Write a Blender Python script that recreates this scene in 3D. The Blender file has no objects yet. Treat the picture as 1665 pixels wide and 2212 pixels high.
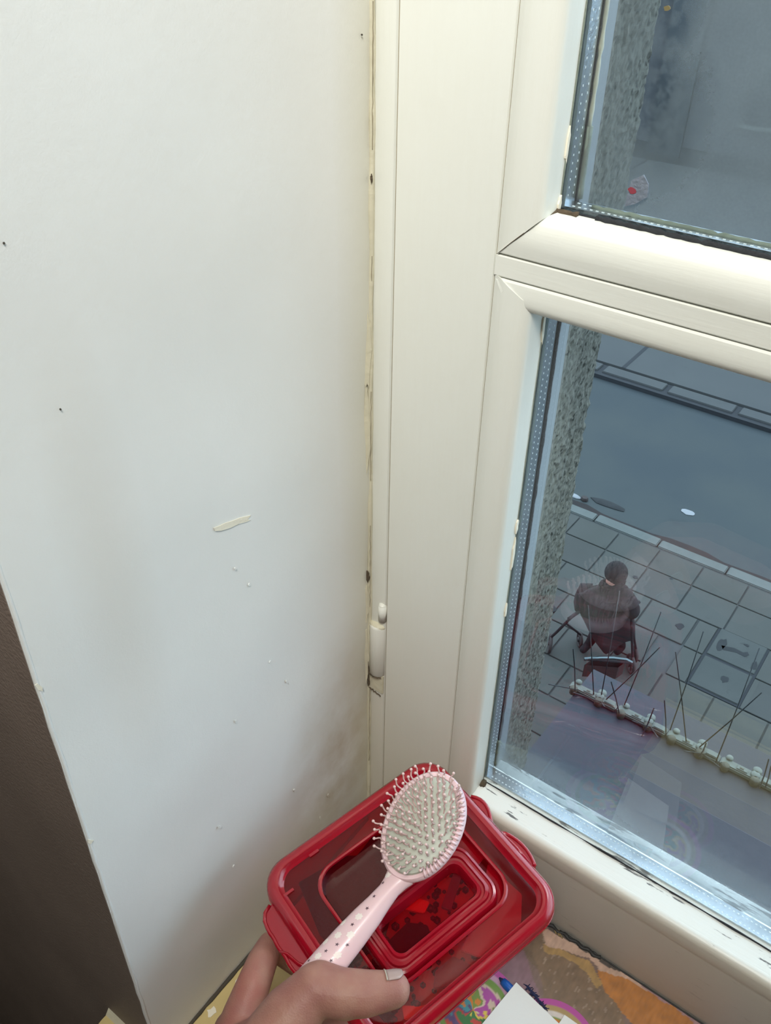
import bpy, bmesh, math, random
from mathutils import Vector, Matrix, noise
random.seed(7)
PI = math.pi
sc = bpy.context.scene
C = bpy.data.collections.new('scene'); sc.collection.children.link(C)

# ------------------------------------------------------------------ camera, sky, lamps, exposure
CAM = Vector((0.3031, -0.4017, 0.7462))
YAW, PITCH, ROLL, FPX = 0.62522984, 0.64206016, 0.01816736, 1882.6
fwd = Vector((-math.sin(YAW)*math.cos(PITCH), math.cos(YAW)*math.cos(PITCH), -math.sin(PITCH)))
rt = fwd.cross(Vector((0, 0, 1))).normalized(); upv = rt.cross(fwd)
cr = math.cos(ROLL)*rt + math.sin(ROLL)*upv
cu = -math.sin(ROLL)*rt + math.cos(ROLL)*upv
cam = bpy.data.objects.new('camera', bpy.data.cameras.new('camera')); C.objects.link(cam)
cam.matrix_world = Matrix(((cr.x, cu.x, -fwd.x, CAM.x), (cr.y, cu.y, -fwd.y, CAM.y), (cr.z, cu.z, -fwd.z, CAM.z), (0, 0, 0, 1)))
cam.data.sensor_fit = 'VERTICAL'; cam.data.sensor_height = 24
cam.data.lens = 24*FPX/2212; cam.data.clip_start = 0.01; cam.data.clip_end = 200
sc.camera = cam

world = bpy.data.worlds.new('world'); sc.world = world; world.use_nodes = True
bg = world.node_tree.nodes['Background']
bg.inputs[0].default_value = (0.66, 0.83, 1.0, 1); bg.inputs[1].default_value = 4.2

def area(name, loc, target, size, energy, col):
    l = bpy.data.lights.new(name, 'AREA'); l.size = size; l.energy = energy; l.color = col
    l.spread = math.radians(125)
    o = bpy.data.objects.new(name, l); C.objects.link(o); o.location = loc
    d = Vector(target) - Vector(loc); o.rotation_euler = d.to_track_quat('-Z', 'Y').to_euler()
    return o
area('ceiling_lamp', (0.46, -0.72, 1.50), (0.0, -0.12, 0.95), 0.35, 9.4, (1.0, 0.985, 0.92))

sc.view_settings.view_transform = 'Standard'; sc.view_settings.look = 'None'
sc.view_settings.exposure = 0.0; sc.view_settings.gamma = 1.0
sc.view_settings.use_curve_mapping = False

def at(px, py, d):                     # pixel of the 1665x2212 photo and depth in metres -> world point
    return CAM + d*(fwd + cr*((px-832.5)/FPX) - cu*((py-1106)/FPX))
def on(px, py, ax, val):
    r = at(px, py, 1) - CAM
    return CAM + r*((val-CAM[ax])/r[ax])

# ------------------------------------------------------------------ materials
def newmat(name):
    m = bpy.data.materials.new(name); m.use_nodes = True
    return m, m.node_tree, m.node_tree.nodes['Principled BSDF']
def pr(name, col, rough=0.5, spec=0.5, metal=0, bump=0, bscale=200, var=0, vscale=20, coat=0, sss=0, trans=0, stretch=None):
    m, t, b = newmat(name)
    b.inputs['Base Color'].default_value = (*col, 1); b.inputs['Roughness'].default_value = rough
    b.inputs['Metallic'].default_value = metal; b.inputs['Specular IOR Level'].default_value = spec
    b.inputs['Coat Weight'].default_value = coat
    if sss:
        b.inputs['Subsurface Weight'].default_value = sss; b.inputs['Subsurface Radius'].default_value = (0.01, 0.004, 0.002)
        b.inputs['Subsurface Scale'].default_value = 0.6
    b.inputs['Transmission Weight'].default_value = trans
    tc = t.nodes.new('ShaderNodeTexCoord'); src = tc.outputs['Object']
    if stretch:
        mp = t.nodes.new('ShaderNodeMapping'); mp.inputs['Scale'].default_value = stretch
        t.links.new(src, mp.inputs['Vector']); src = mp.outputs[0]
    if var:
        n = t.nodes.new('ShaderNodeTexNoise'); n.inputs['Scale'].default_value = vscale; n.inputs['Detail'].default_value = 5
        t.links.new(src, n.inputs['Vector'])
        mx = t.nodes.new('ShaderNodeMix'); mx.data_type = 'RGBA'
        mx.inputs[6].default_value = (*[c*(1-var) for c in col], 1); mx.inputs[7].default_value = (*[min(1, c*(1+var)) for c in col], 1)
        t.links.new(n.outputs[0], mx.inputs[0]); t.links.new(mx.outputs[2], b.inputs['Base Color'])
    if bump:
        n = t.nodes.new('ShaderNodeTexNoise'); n.inputs['Scale'].default_value = bscale; n.inputs['Detail'].default_value = 4
        t.links.new(src, n.inputs['Vector'])
        bm_ = t.nodes.new('ShaderNodeBump'); bm_.inputs['Strength'].default_value = bump; bm_.inputs['Distance'].default_value = 0.001
        t.links.new(n.outputs[0], bm_.inputs['Height']); t.links.new(bm_.outputs[0], b.inputs['Normal'])
    return m
class NT:                                # tiny node helper
    def __init__(s, t): s.t = t
    def n(s, k, **kw):
        x = s.t.nodes.new(k)
        for a, v in kw.items():
            if a.startswith('i'): x.inputs[int(a[1:])].default_value = v
            else: setattr(x, a, v)
        return x
    def l(s, a, b): s.t.links.new(a, b)
    def math(s, op, a, b=None, clamp=False):
        x = s.t.nodes.new('ShaderNodeMath'); x.operation = op; x.use_clamp = clamp
        for i, v in enumerate((a, b)):
            if v is None: continue
            if isinstance(v, (int, float)): x.inputs[i].default_value = v
            else: s.t.links.new(v, x.inputs[i])
        return x.outputs[0]
    def mix(s, f, a, b):
        x = s.t.nodes.new('ShaderNodeMix'); x.data_type = 'RGBA'
        for i, v in ((0, f), (6, a), (7, b)):
            if isinstance(v, tuple): x.inputs[i].default_value = (*v, 1)
            elif isinstance(v, (int, float)): x.inputs[i].default_value = v
            else: s.t.links.new(v, x.inputs[i])
        return x.outputs[2]
    def ramp(s, v, lo, hi):
        x = s.t.nodes.new('ShaderNodeMapRange'); x.inputs[1].default_value = lo; x.inputs[2].default_value = hi
        s.t.links.new(v, x.inputs[0]); return x.outputs[0]
    def noise(s, vec, scale, detail=4, rough=.55):
        x = s.t.nodes.new('ShaderNodeTexNoise'); x.inputs['Scale'].default_value = scale
        x.inputs['Detail'].default_value = detail; x.inputs['Roughness'].default_value = rough
        s.t.links.new(vec, x.inputs['Vector']); return x.outputs[0]
def blob(h, pos, c, r, soft=1.0):        # 1 inside the ellipsoid around c fading to 0 at its edge
    v = h.n('ShaderNodeVectorMath', operation='SUBTRACT'); h.l(pos, v.inputs[0]); v.inputs[1].default_value = c
    w = h.n('ShaderNodeVectorMath', operation='DIVIDE'); h.l(v.outputs[0], w.inputs[0]); w.inputs[1].default_value = r
    ln = h.n('ShaderNodeVectorMath', operation='LENGTH'); h.l(w.outputs[0], ln.inputs[0])
    return h.ramp(ln.outputs['Value'], 1.0, 1.0-soft)

def wall_paint():
    m, t, b = newmat('white wall paint'); h = NT(t)
    pos = h.n('ShaderNodeNewGeometry').outputs['Position']
    n1 = h.noise(pos, 14); n2 = h.noise(pos, 900, 3)
    base = h.mix(n1, (0.76, 0.765, 0.74), (0.81, 0.815, 0.80))
    f = blob(h, pos, (0, -0.035, 0.12), (0.5, 0.085, 0.17), 1.0)       # brown patch low in the corner
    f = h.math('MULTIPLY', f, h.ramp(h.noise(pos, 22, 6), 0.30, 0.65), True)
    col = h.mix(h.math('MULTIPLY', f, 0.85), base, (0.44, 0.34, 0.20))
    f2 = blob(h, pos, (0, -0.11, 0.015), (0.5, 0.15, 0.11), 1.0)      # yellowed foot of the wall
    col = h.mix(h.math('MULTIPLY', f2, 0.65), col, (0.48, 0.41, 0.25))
    f3 = blob(h, pos, (0, -0.215, 0.45), (0.5, 0.028, 0.16), 0.8)      # faint soft-edged shadow painted brown into the wall colour
    col = h.mix(h.math('MULTIPLY', f3, 0.20), col, (0.58, 0.49, 0.38))
    sx = h.n('ShaderNodeSeparateXYZ'); h.l(pos, sx.inputs[0])
    f4 = h.ramp(sx.outputs['Y'], -0.035, -0.004)                       # yellowing by the window frame
    col = h.mix(h.math('MULTIPLY', f4, 0.5), col, (0.60, 0.56, 0.40))
    h.l(col, b.inputs['Base Color']); b.inputs['Roughness'].default_value = 0.55; b.inputs['Specular IOR Level'].default_value = 0.25
    bp = h.n('ShaderNodeBump'); bp.inputs['Strength'].default_value = 0.25; bp.inputs['Distance'].default_value = 0.0006
    n3 = h.noise(pos, 120, 3); h.l(h.math('ADD', h.math('MULTIPLY', n2, .4), n3), bp.inputs['Height']); h.l(bp.outputs[0], b.inputs['Normal'])
    return m
def frame_paint(name='cream gloss paint', mould=0.0, stretch=(1, 1, 0.06)):
    m, t, b = newmat(name); h = NT(t)
    pos = h.n('ShaderNodeNewGeometry').outputs['Position']
    mp = h.n('ShaderNodeMapping'); mp.inputs['Scale'].default_value = stretch; h.l(pos, mp.inputs[0])
    br = h.noise(mp.outputs[0], 420, 5, .6); big = h.noise(pos, 18)
    col = h.mix(big, (0.76, 0.765, 0.70), (0.80, 0.81, 0.76))
    col = h.mix(h.math('MULTIPLY', br, 0.16), col, (0.66, 0.64, 0.54))
    sx = h.n('ShaderNodeSeparateXYZ'); h.l(pos, sx.inputs[0])
    if mould:                                                           # the rail: bright top and shaded upright face painted into the colour
        dk = h.math('MULTIPLY', h.ramp(sx.outputs['Y'], 0.0045, -0.0012), 0.55); col = h.mix(0.55, col, (0.84, 0.86, 0.84))
    else: dk = h.math('MULTIPLY', h.ramp(sx.outputs['Z'], 0.34, 0.06), 0.55)   # light fall-off down the frame painted in, darker and pinkish towards the sill
    col = h.mix(dk, col, (0.52, 0.45, 0.35))
    if mould:
        sp = h.noise(mp.outputs[0], 260, 5, .7); gate = h.noise(pos, 40, 3)
        near = h.ramp(sx.outputs['Y'], -0.004, 0.019)
        f = h.ramp(h.math('ADD', h.math('ADD', sp, h.math('MULTIPLY', gate, .5)), h.math('MULTIPLY', near, .10)), 0.915, 0.95)
        f = h.math('MULTIPLY', f, h.ramp(sx.outputs['Y'], -0.0012, 0.004)); col = h.mix(h.math('MULTIPLY', f, mould, True), col, (0.03, 0.03, 0.035))
    h.l(col, b.inputs['Base Color']); b.inputs['Roughness'].default_value = 0.36; b.inputs['Specular IOR Level'].default_value = 0.45
    bp = h.n('ShaderNodeBump'); bp.inputs['Strength'].default_value = 0.28; bp.inputs['Distance'].default_value = 0.0005
    h.l(br, bp.inputs['Height']); h.l(bp.outputs[0], b.inputs['Normal'])
    return m
def film(name, mode):
    """condensation on the cavity side of a pane: droplets scatter light where the mask says so"""
    m, t, b = newmat(name); h = NT(t); t.nodes.remove(b)
    pos = h.n('ShaderNodeNewGeometry').outputs['Position']
    sx = h.n('ShaderNodeSeparateXYZ'); h.l(pos, sx.inputs[0])
    n1 = h.noise(pos, 26, 4); n2 = h.noise(pos, 700, 4)
    if mode == 'lower':
        g = h.ramp(h.math('ADD', sx.outputs['Z'], h.math('MULTIPLY', h.math('SUBTRACT', n1, .5), 0.05)), 0.185, 0.112)
        g = h.math('POWER', g, 1.2)
        f = h.math('MULTIPLY', g, 0.95, True)
        e = h.math('MULTIPLY', h.ramp(sx.outputs['X'], 0.125, 0.109), 0.15)
        f = h.math('ADD', f, e, True)
    else:
        f = h.math('ADD', 0.42, h.math('MULTIPLY', n1, 0.34)); f = h.math('MULTIPLY', f, h.math('ADD', .5, h.math('MULTIPLY', h.ramp(sx.outputs['X'], 0.118, 0.145), .6)))
        f = h.math('ADD', f, h.math('MULTIPLY', h.ramp(sx.outputs['X'], 0.165, 0.22), h.math('MULTIPLY', h.ramp(sx.outputs['Z'], 0.63, 0.70), 0.25)))
        dr = h.ramp(h.noise(pos, 210, 3, .6), 0.42, 0.60)
        c1 = blob(h, pos, (0.1395, 0.0357, 0.660), (0.017, 1, 0.030), 0.6)
        c2 = blob(h, pos, (0.152, 0.0357, 0.648), (0.022, 1, 0.042), 0.7)
        c3 = blob(h, pos, (0.142, 0.0357, 0.697), (0.016, 1, 0.03), 0.6)
        c = h.math('MAXIMUM', h.math('MAXIMUM', c1, h.math('MULTIPLY', c2, .55)), c3)
        f = h.math('MULTIPLY', f, h.math('SUBTRACT', 1, h.math('MULTIPLY', c, h.math('ADD', .60, h.math('MULTIPLY', dr, .4)))), True)
    f = h.math('MULTIPLY', f, h.math('ADD', .85, h.math('MULTIPLY', n2, .3)), True)
    lo_ = mode == 'lower'; tr = h.n('ShaderNodeBsdfTransparent'); df = h.n('ShaderNodeBsdfDiffuse'); tl = h.n('ShaderNodeBsdfTranslucent')
    df.inputs[0].default_value = (0.30, 0.32, 0.33, 1); tl.inputs[0].default_value = (0.34, 0.37, 0.385, 1) if lo_ else (0.15, 0.165, 0.175, 1)
    a = h.n('ShaderNodeMixShader'); a.inputs[0].default_value = 0.5; h.l(df.outputs[0], a.inputs[1]); h.l(tl.outputs[0], a.inputs[2])
    mx = h.n('ShaderNodeMixShader'); h.l(f, mx.inputs[0]); h.l(tr.outputs[0], mx.inputs[1]); h.l(a.outputs[0], mx.inputs[2])
    h.l(mx.outputs[0], t.nodes['Material Output'].inputs[0]); return m
def glass():
    m, t, b = newmat('window glass'); h = NT(t); t.nodes.remove(b)
    fr = h.n('ShaderNodeFresnel'); fr.inputs[0].default_value = 1.5
    bf = h.n('ShaderNodeNewGeometry').outputs['Backfacing']     # the pane reflects once, at its front face
    tr = h.n('ShaderNodeBsdfTransparent'); tr.inputs[0].default_value = (0.96, 0.98, 0.975, 1)
    gl = h.n('ShaderNodeBsdfGlossy'); gl.inputs['Roughness'].default_value = 0.0
    mx = h.n('ShaderNodeMixShader'); h.l(h.math('MULTIPLY', h.math('MULTIPLY', fr.outputs[0], h.math('SUBTRACT', 1, bf)), 1.9, True), mx.inputs[0]); h.l(tr.outputs[0], mx.inputs[1]); h.l(gl.outputs[0], mx.inputs[2])
    h.l(mx.outputs[0], t.nodes['Material Output'].inputs[0]); return m
def red_plastic(name, thick, tint=(0.80, 0.075, 0.12)):
    m, t, b = newmat(name); h = NT(t)
    b.inputs['Base Color'].default_value = (0.37, 0.004, 0.016, 1); b.inputs['Roughness'].default_value = 0.16
    b.inputs['Specular IOR Level'].default_value = 0.6
    tr = h.n('ShaderNodeBsdfTransparent'); tr.inputs[0].default_value = (*tint, 1)
    mx = h.n('ShaderNodeMixShader'); mx.inputs[0].default_value = thick
    h.l(tr.outputs[0], mx.inputs[1]); h.l(b.outputs[0], mx.inputs[2])
    gl = h.n('ShaderNodeBsdfGlossy'); gl.inputs['Roughness'].default_value = 0.08
    fr = h.n('ShaderNodeFresnel'); fr.inputs[0].default_value = 1.45
    bf = h.n('ShaderNodeNewGeometry').outputs['Backfacing']
    m2 = h.n('ShaderNodeMixShader'); h.l(h.math('MULTIPLY', fr.outputs[0], h.math('SUBTRACT', 1, bf)), m2.inputs[0]); h.l(mx.outputs[0], m2.inputs[1]); h.l(gl.outputs[0], m2.inputs[2])
    h.l(m2.outputs[0], t.nodes['Material Output'].inputs[0]); return m
def skin_mat():
    m, t, b = newmat('skin'); h = NT(t)
    pos = h.n('ShaderNodeNewGeometry').outputs['Position']
    col = h.mix(h.ramp(h.noise(pos, 45, 3), .35, .65), (0.33, 0.145, 0.118), (0.40, 0.21, 0.155))
    col = h.mix(h.math('MULTIPLY', h.ramp(h.noise(pos, 28, 2), .5, .7), .6), col, (0.36, 0.108, 0.095))
    h.l(col, b.inputs['Base Color']); b.inputs['Roughness'].default_value = 0.5; b.inputs['Specular IOR Level'].default_value = 0.3
    b.inputs['Subsurface Weight'].default_value = 0.15; b.inputs['Subsurface Radius'].default_value = (0.008, 0.003, 0.0015); b.inputs['Subsurface Scale'].default_value = 0.5
    bp = h.n('ShaderNodeBump'); bp.inputs['Strength'].default_value = 0.35; bp.inputs['Distance'].default_value = 0.0006
    v = h.n('ShaderNodeTexVoronoi'); v.inputs['Scale'].default_value = 900; h.l(pos, v.inputs['Vector'])
    h.l(h.math('ADD', h.math('MULTIPLY', v.outputs['Distance'], .5), h.noise(pos, 220, 3)), bp.inputs['Height']); h.l(bp.outputs[0], b.inputs['Normal'])
    return m
def pebble_mat():
    m, t, b = newmat('pebbledash render'); h = NT(t)
    pos = h.n('ShaderNodeNewGeometry').outputs['Position']
    v = h.n('ShaderNodeTexVoronoi'); v.inputs['Scale'].default_value = 330; h.l(pos, v.inputs['Vector'])
    n1 = h.noise(pos, 260, 4, .65)
    col = h.mix(h.ramp(v.outputs['Distance'], .15, .8), (0.155, 0.150, 0.128), (0.09, 0.088, 0.073))
    col = h.mix(h.ramp(n1, .54, .63), col, (0.025, 0.025, 0.02))
    h.l(col, b.inputs['Base Color']); b.inputs['Roughness'].default_value = 0.95
    return m
def vcol_mat(name, rough=.7):
    m, t, b = newmat(name); h = NT(t)
    a = h.n('ShaderNodeVertexColor'); a.layer_name = 'Col'
    pos = h.n('ShaderNodeNewGeometry').outputs['Position']
    col = h.mix(h.math('MULTIPLY', h.noise(pos, 300, 5), .35), a.outputs[0], (0.25, 0.20, 0.18))
    h.l(col, b.inputs['Base Color']); b.inputs['Roughness'].default_value = rough; return m
def street(name, c1, c2, spots=0.0, sc1=1.2):
    m, t, b = newmat(name); h = NT(t)
    pos = h.n('ShaderNodeNewGeometry').outputs['Position']
    col = h.mix(h.ramp(h.noise(pos, sc1, 4), .35, .65), c1, c2)
    col = h.mix(h.math('MULTIPLY', h.noise(pos, 60, 3), .3), col, tuple(c*0.6 for c in c1))
    if spots: col = h.mix(h.math('MULTIPLY', h.ramp(h.noise(pos, 5.5, 3), .66, .72), spots), col, tuple(c*0.4 for c in c1))
    h.l(col, b.inputs['Base Color']); b.inputs['Roughness'].default_value = 0.75; b.inputs['Specular IOR Level'].default_value = 0.25
    return m

M = dict(
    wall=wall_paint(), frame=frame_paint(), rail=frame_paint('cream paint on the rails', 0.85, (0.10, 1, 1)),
    bar=frame_paint('cream paint on the transom', 0.0, (0.06, 1, 1)),
    caulk=pr('yellowed caulk', (0.62, 0.58, 0.44), .6, bump=.6, bscale=160, var=.1, vscale=60),
    brown=pr('dark brown wall paint', (0.2430, 0.1884, 0.1580), .55, .4, bump=.5, bscale=500, var=.25, vscale=9),
    room=pr('room wall paint', (0.55, 0.53, 0.48), .8, bump=.1), ceil=pr('ceiling paint', (0.7, 0.7, 0.68), .8, bump=.1),
    floor=pr('dark floorboards', (0.10, 0.07, 0.05), .5, var=.3, vscale=4, stretch=(1, 8, 1)),
    sill=pr('yellowed sill paint', (0.62, 0.49, 0.22), .45, bump=.3, bscale=90, var=.22, vscale=26),
    gap=pr('dusty paint in the joints', (0.30, 0.26, 0.18), .9, var=.4, vscale=150),
    crack=pr('dirt in the joints', (0.07, 0.06, 0.045), .9, var=.4, vscale=90),
    mould=pr('black mould', (0.022, 0.024, 0.028), .9, bump=.8, bscale=900, var=.5, vscale=200),
    grime=pr('brown grime', (0.09, 0.065, 0.04), .9, bump=1, bscale=700, var=.6, vscale=300),
    chip=pr('bare filler under chipped paint', (0.82, 0.77, 0.64), .8, bump=.4, bscale=300),
    alu=pr('spacer aluminium', (0.50, 0.55, 0.60), .22, metal=.95, bump=.1, bscale=600), dot=pr('spacer perforation', (0.85, 0.9, 0.92), .3, metal=.2, bump=.05),
    seal=pr('grey green sealant', (0.20, 0.23, 0.19), .8, bump=.6, bscale=400, var=.5, vscale=60),
    outer=pr('pale outer frame paint', (0.2088, 0.2320, 0.2494), .5, bump=.15, bscale=200, var=.06, vscale=40),
    glass=glass(), filml=film('condensation at the foot of the pane', 'lower'), filmu=film('condensation over the upper pane', 'upper'),
    pebble=pebble_mat(), ledge=pr('slate blue painted ledge', (0.0203, 0.0244, 0.0398), .6, bump=.3, bscale=150, var=.2, vscale=14),
    strip=pr('weathered white plastic', (0.1508, 0.1682, 0.1450), .55, bump=.4, bscale=300, var=.22, vscale=70), strips=pr('algae stained plastic', (0.0870, 0.0812, 0.0580), .7, bump=.6, bscale=300, var=.4, vscale=200),
    spike=pr('dark steel wire', (0.03, 0.035, 0.04), .4, metal=.4, bump=.05),
    lid=red_plastic('red lid plastic', .10), rim=red_plastic('thick red rim plastic', .85), body=red_plastic('red box plastic', .45),
    pink=pr('pale pink plastic', (0.83, 0.58, 0.60), .38, .5, coat=.15, var=.02, sss=.1), pad=pr('grey green rubber cushion', (0.47, 0.49, 0.41), .45, var=.06, vscale=80),
    bris=pr('pink nylon bristle', (0.74, 0.53, 0.50), .4, var=.02), star=pr('dark star print', (0.10, 0.05, 0.07), .5, var=.05), flower=pr('cream flower print', (0.90, 0.80, 0.74), .5, var=.03),
    skin=skin_mat(), nail=pr('fingernail', (0.42, 0.30, 0.27), .28, .6, var=.05, vscale=200), nailstripe=pr('pale nail stripe', (0.50, 0.44, 0.36), .4, var=.05),
    dcloth=pr('dark purple black felt', (0.020, 0.010, 0.014), .9, bump=.5, bscale=400, var=.4, vscale=60), mauve=pr('mauve card', (0.42, 0.24, 0.42), .6, var=.15, vscale=40),
    grey=pr('grey violet plastic', (0.16, 0.12, 0.20), .5, var=.2, vscale=80), orange=pr('orange plastic', (0.70, 0.12, 0.03), .4, var=.2, vscale=60), bead=pr('dark glass bead', (0.04, 0.02, 0.03), .15, .8, var=.4, vscale=90),
    liner=pr('red paper liner', (0.55, 0.06, 0.07), .7, var=.25, vscale=50),
    paint=vcol_mat('painted paper'), card=pr('white card', (0.80, 0.79, 0.76), .6, bump=.1, bscale=500, var=.02), blue=pr('blue ink plastic', (0.01, 0.10, 0.42), .35, var=.2, vscale=90), navy=pr('navy yarn', (0.02, 0.025, 0.08), .9, var=.3, vscale=90), tape=pr('black tape', (0.03, 0.03, 0.03), .6, var=.5, vscale=100),
    slab=street('concrete paving slab', (0.0528, 0.0553, 0.0513), (0.0626, 0.0641, 0.0616), .35), slab2=street('older paving slab', (0.0488, 0.0498, 0.0473), (0.0577, 0.0592, 0.0577), .5), joint=pr('paving joint dirt', (0.0489, 0.0518, 0.0532), .95, var=.3, vscale=5),
    kerb=street('kerb stone', (0.0905, 0.0998, 0.0963), (0.1085, 0.1177, 0.1148), .3, 3), road=street('asphalt', (0.0348, 0.0435, 0.0499), (0.0452, 0.0528, 0.0545), 0.15, .7), gutter=street('dirty red gutter', (0.0255, 0.0180, 0.0180), (0.0180, 0.0168, 0.0180), .6, 3),
    tar=pr('dark tar joint', (0.0104, 0.0122, 0.0168), .8, var=.3, vscale=8), farpave=street('far pavement concrete', (0.0545, 0.0574, 0.0603), (0.0603, 0.0632, 0.0650), .2),
    black=pr('black wool', (0.0081, 0.0046, 0.0070), .95, bump=.4, bscale=60, var=.5, vscale=14), hair=pr('black knitted hat', (0.0058, 0.0041, 0.0058), .95, bump=.5, bscale=90, var=.4, vscale=40), steel=pr('bare metal tube', (0.1160, 0.1508, 0.1624), .3, metal=.8, bump=.05), tyre=pr('brown black tyre', (0.0290, 0.0203, 0.0203), .7, var=.3, vscale=30),
    redb=pr('dull red panel', (0.0203, 0.0058, 0.0058), .8, var=.3, vscale=20), white=pr('white litter', (0.2088, 0.2146, 0.2320), .7, var=.1), stain=pr('old dark stain', (0.0174, 0.0191, 0.0215), .95, var=.4, vscale=9), coverm=street('utility cover concrete', (0.0493, 0.0542, 0.0532), (0.0592, 0.0631, 0.0616), .5, 3),
    facade=pr('grey facade opposite', (0.0406, 0.0435, 0.0493), .9, bump=.2, bscale=20, var=.2, vscale=1.5), dglass=pr('dark window opposite', (0.0174, 0.0203, 0.0261), .1), scrap=pr('mottled white patch', (0.2204, 0.2320, 0.2900), .5, bump=1, bscale=500, var=.25, vscale=300), pinkspot=pr('pink red spot', (0.3480, 0.0464, 0.0696), .5, var=.1), leaf=pr('dry tan leaf', (0.2436, 0.1798, 0.0812), .8, var=.2, vscale=300),
)
STRUCT = 'structure'

# ------------------------------------------------------------------ mesh helpers
def link(name, me, m=None, parent=None, smooth=False):
    o = bpy.data.objects.new(name, me); C.objects.link(o)
    if m is not None: me.materials.append(m)
    if smooth:
        for p in me.polygons: p.use_smooth = True
    if parent is not None: o.parent = parent
    return o
def from_bm(name, bm, m=None, parent=None, smooth=False):
    bmesh.ops.recalc_face_normals(bm, faces=bm.faces)
    me = bpy.data.meshes.new(name); bm.to_mesh(me); bm.free()
    return link(name, me, m, parent, smooth)
def empty(name, loc=(0, 0, 0), label=None, cat=None, group=None, kind=None):
    o = bpy.data.objects.new(name, None); C.objects.link(o); o.location = loc; o.empty_display_size = .02
    return tag(o, label, cat, group, kind)
def tag(o, label=None, cat=None, group=None, kind=None):
    for k, v in (('label', label), ('category', cat), ('group', group), ('kind', kind)):
        if v: o[k] = v
    return o
def mw(p): return p                       # parts are given in world space under an empty at origin unless stated
def add_box(bm, lo, hi, bev=0):
    vs = [bm.verts.new((x, y, z)) for x in (lo[0], hi[0]) for y in (lo[1], hi[1]) for z in (lo[2], hi[2])]
    f = [(0, 1, 3, 2), (4, 6, 7, 5), (0, 4, 5, 1), (2, 3, 7, 6), (0, 2, 6, 4), (1, 5, 7, 3)]
    fs = [bm.faces.new([vs[i] for i in q]) for q in f]
    if bev: bmesh.ops.bevel(bm, geom=list({e for g in fs for e in g.edges}), offset=bev, segments=2, affect='EDGES')
def box(name, lo, hi, m, parent=None, bev=0):
    bm = bmesh.new(); add_box(bm, lo, hi, bev); return from_bm(name, bm, m, parent)
def prism(name, prof, axis, lo, hi, m, parent=None, smooth=False, sub=1):
    """prof: list of 2D points of the cross-section; lo/hi: number or function of the profile point along the axis"""
    bm = bmesh.new(); rings = []
    for k in range(sub+1):
        r = []
        for p in prof:
            a = lo(p) if callable(lo) else lo; b_ = hi(p) if callable(hi) else hi
            s = a+(b_-a)*k/sub
            r.append(bm.verts.new({'x': (s, p[0], p[1]), 'y': (p[0], s, p[1]), 'z': (p[0], p[1], s)}[axis]))
        rings.append(r)
    n = len(prof)
    for a, b_ in zip(rings, rings[1:]):
        for i in range(n): bm.faces.new((a[i], a[(i+1) % n], b_[(i+1) % n], b_[i]))
    bm.faces.new(rings[0]); bm.faces.new(rings[-1])
    o = from_bm(name, bm, m, parent)
    if smooth:
        for p in o.data.polygons: p.use_smooth = True
        try: o.data.set_sharp_from_angle(angle=math.radians(38))
        except Exception: pass
    return o
def arc(cx, cy, r, a0, a1, n=6):
    return [(cx+r*math.cos(math.radians(a0+(a1-a0)*i/n)), cy+r*math.sin(math.radians(a0+(a1-a0)*i/n))) for i in range(n+1)]
def add_tube(bm, pts, rad, n=8, cap=True):
    pts = [Vector(p) for p in pts]; rings = []
    rad = rad if isinstance(rad, (list, tuple)) else [rad]*len(pts)
    u = None
    for i, p in enumerate(pts):
        d = (pts[min(i+1, len(pts)-1)] - pts[max(i-1, 0)]).normalized()
        if u is None: u = d.orthogonal().normalized()
        else: u = (u - d*u.dot(d)).normalized()
        v = d.cross(u)
        rings.append([bm.verts.new(p + rad[i]*(u*math.cos(2*PI*k/n)+v*math.sin(2*PI*k/n))) for k in range(n)])
    for a, b_ in zip(rings, rings[1:]):
        for k in range(n): bm.faces.new((a[k], a[(k+1) % n], b_[(k+1) % n], b_[k]))
    if cap: bm.faces.new(rings[0][::-1]); bm.faces.new(rings[-1])
def tube(name, pts, rad, m, parent=None, n=8):
    bm = bmesh.new(); add_tube(bm, pts, rad, n); return from_bm(name, bm, m, parent, True)
def add_ball(bm, c, r, seg=10, scale=None, rot=None):
    mat = Matrix.Translation(c) @ (rot.to_4x4() if rot else Matrix()) @ Matrix.Diagonal((*(scale or (1, 1, 1)), 1))
    bmesh.ops.create_uvsphere(bm, u_segments=seg, v_segments=max(4, seg//2+1), radius=r, matrix=mat)
def rrect(hx, hy, r, cx=0, cy=0, n=8):
    r = min(r, hx*.999, hy*.999); out = []
    for (sx, sy, a0) in ((1, 1, 0), (-1, 1, 90), (-1, -1, 180), (1, -1, 270)):
        out += [(cx+sx*(hx-r)+r*math.cos(math.radians(a0+90*i/n)), cy+sy*(hy-r)+r*math.sin(math.radians(a0+90*i/n))) for i in range(n+1)]
    return out
def loft(name, rings, m, parent=None, cap0=False, cap1=False, T=None, smooth=True, sharp=40):
    """rings: lists of 3D points of equal length"""
    bm = bmesh.new(); vr = [[bm.verts.new(T @ Vector(p) if T else p) for p in r] for r in rings]; n = len(vr[0])
    for a, b_ in zip(vr, vr[1:]):
        for i in range(n): bm.faces.new((a[i], a[(i+1) % n], b_[(i+1) % n], b_[i]))
    if cap0: bm.faces.new(vr[0])
    if cap1: bm.faces.new(vr[-1])
    o = from_bm(name, bm, m, parent, smooth)
    if smooth:
        try: o.data.set_sharp_from_angle(angle=math.radians(sharp))
        except Exception: pass
    return o
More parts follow.
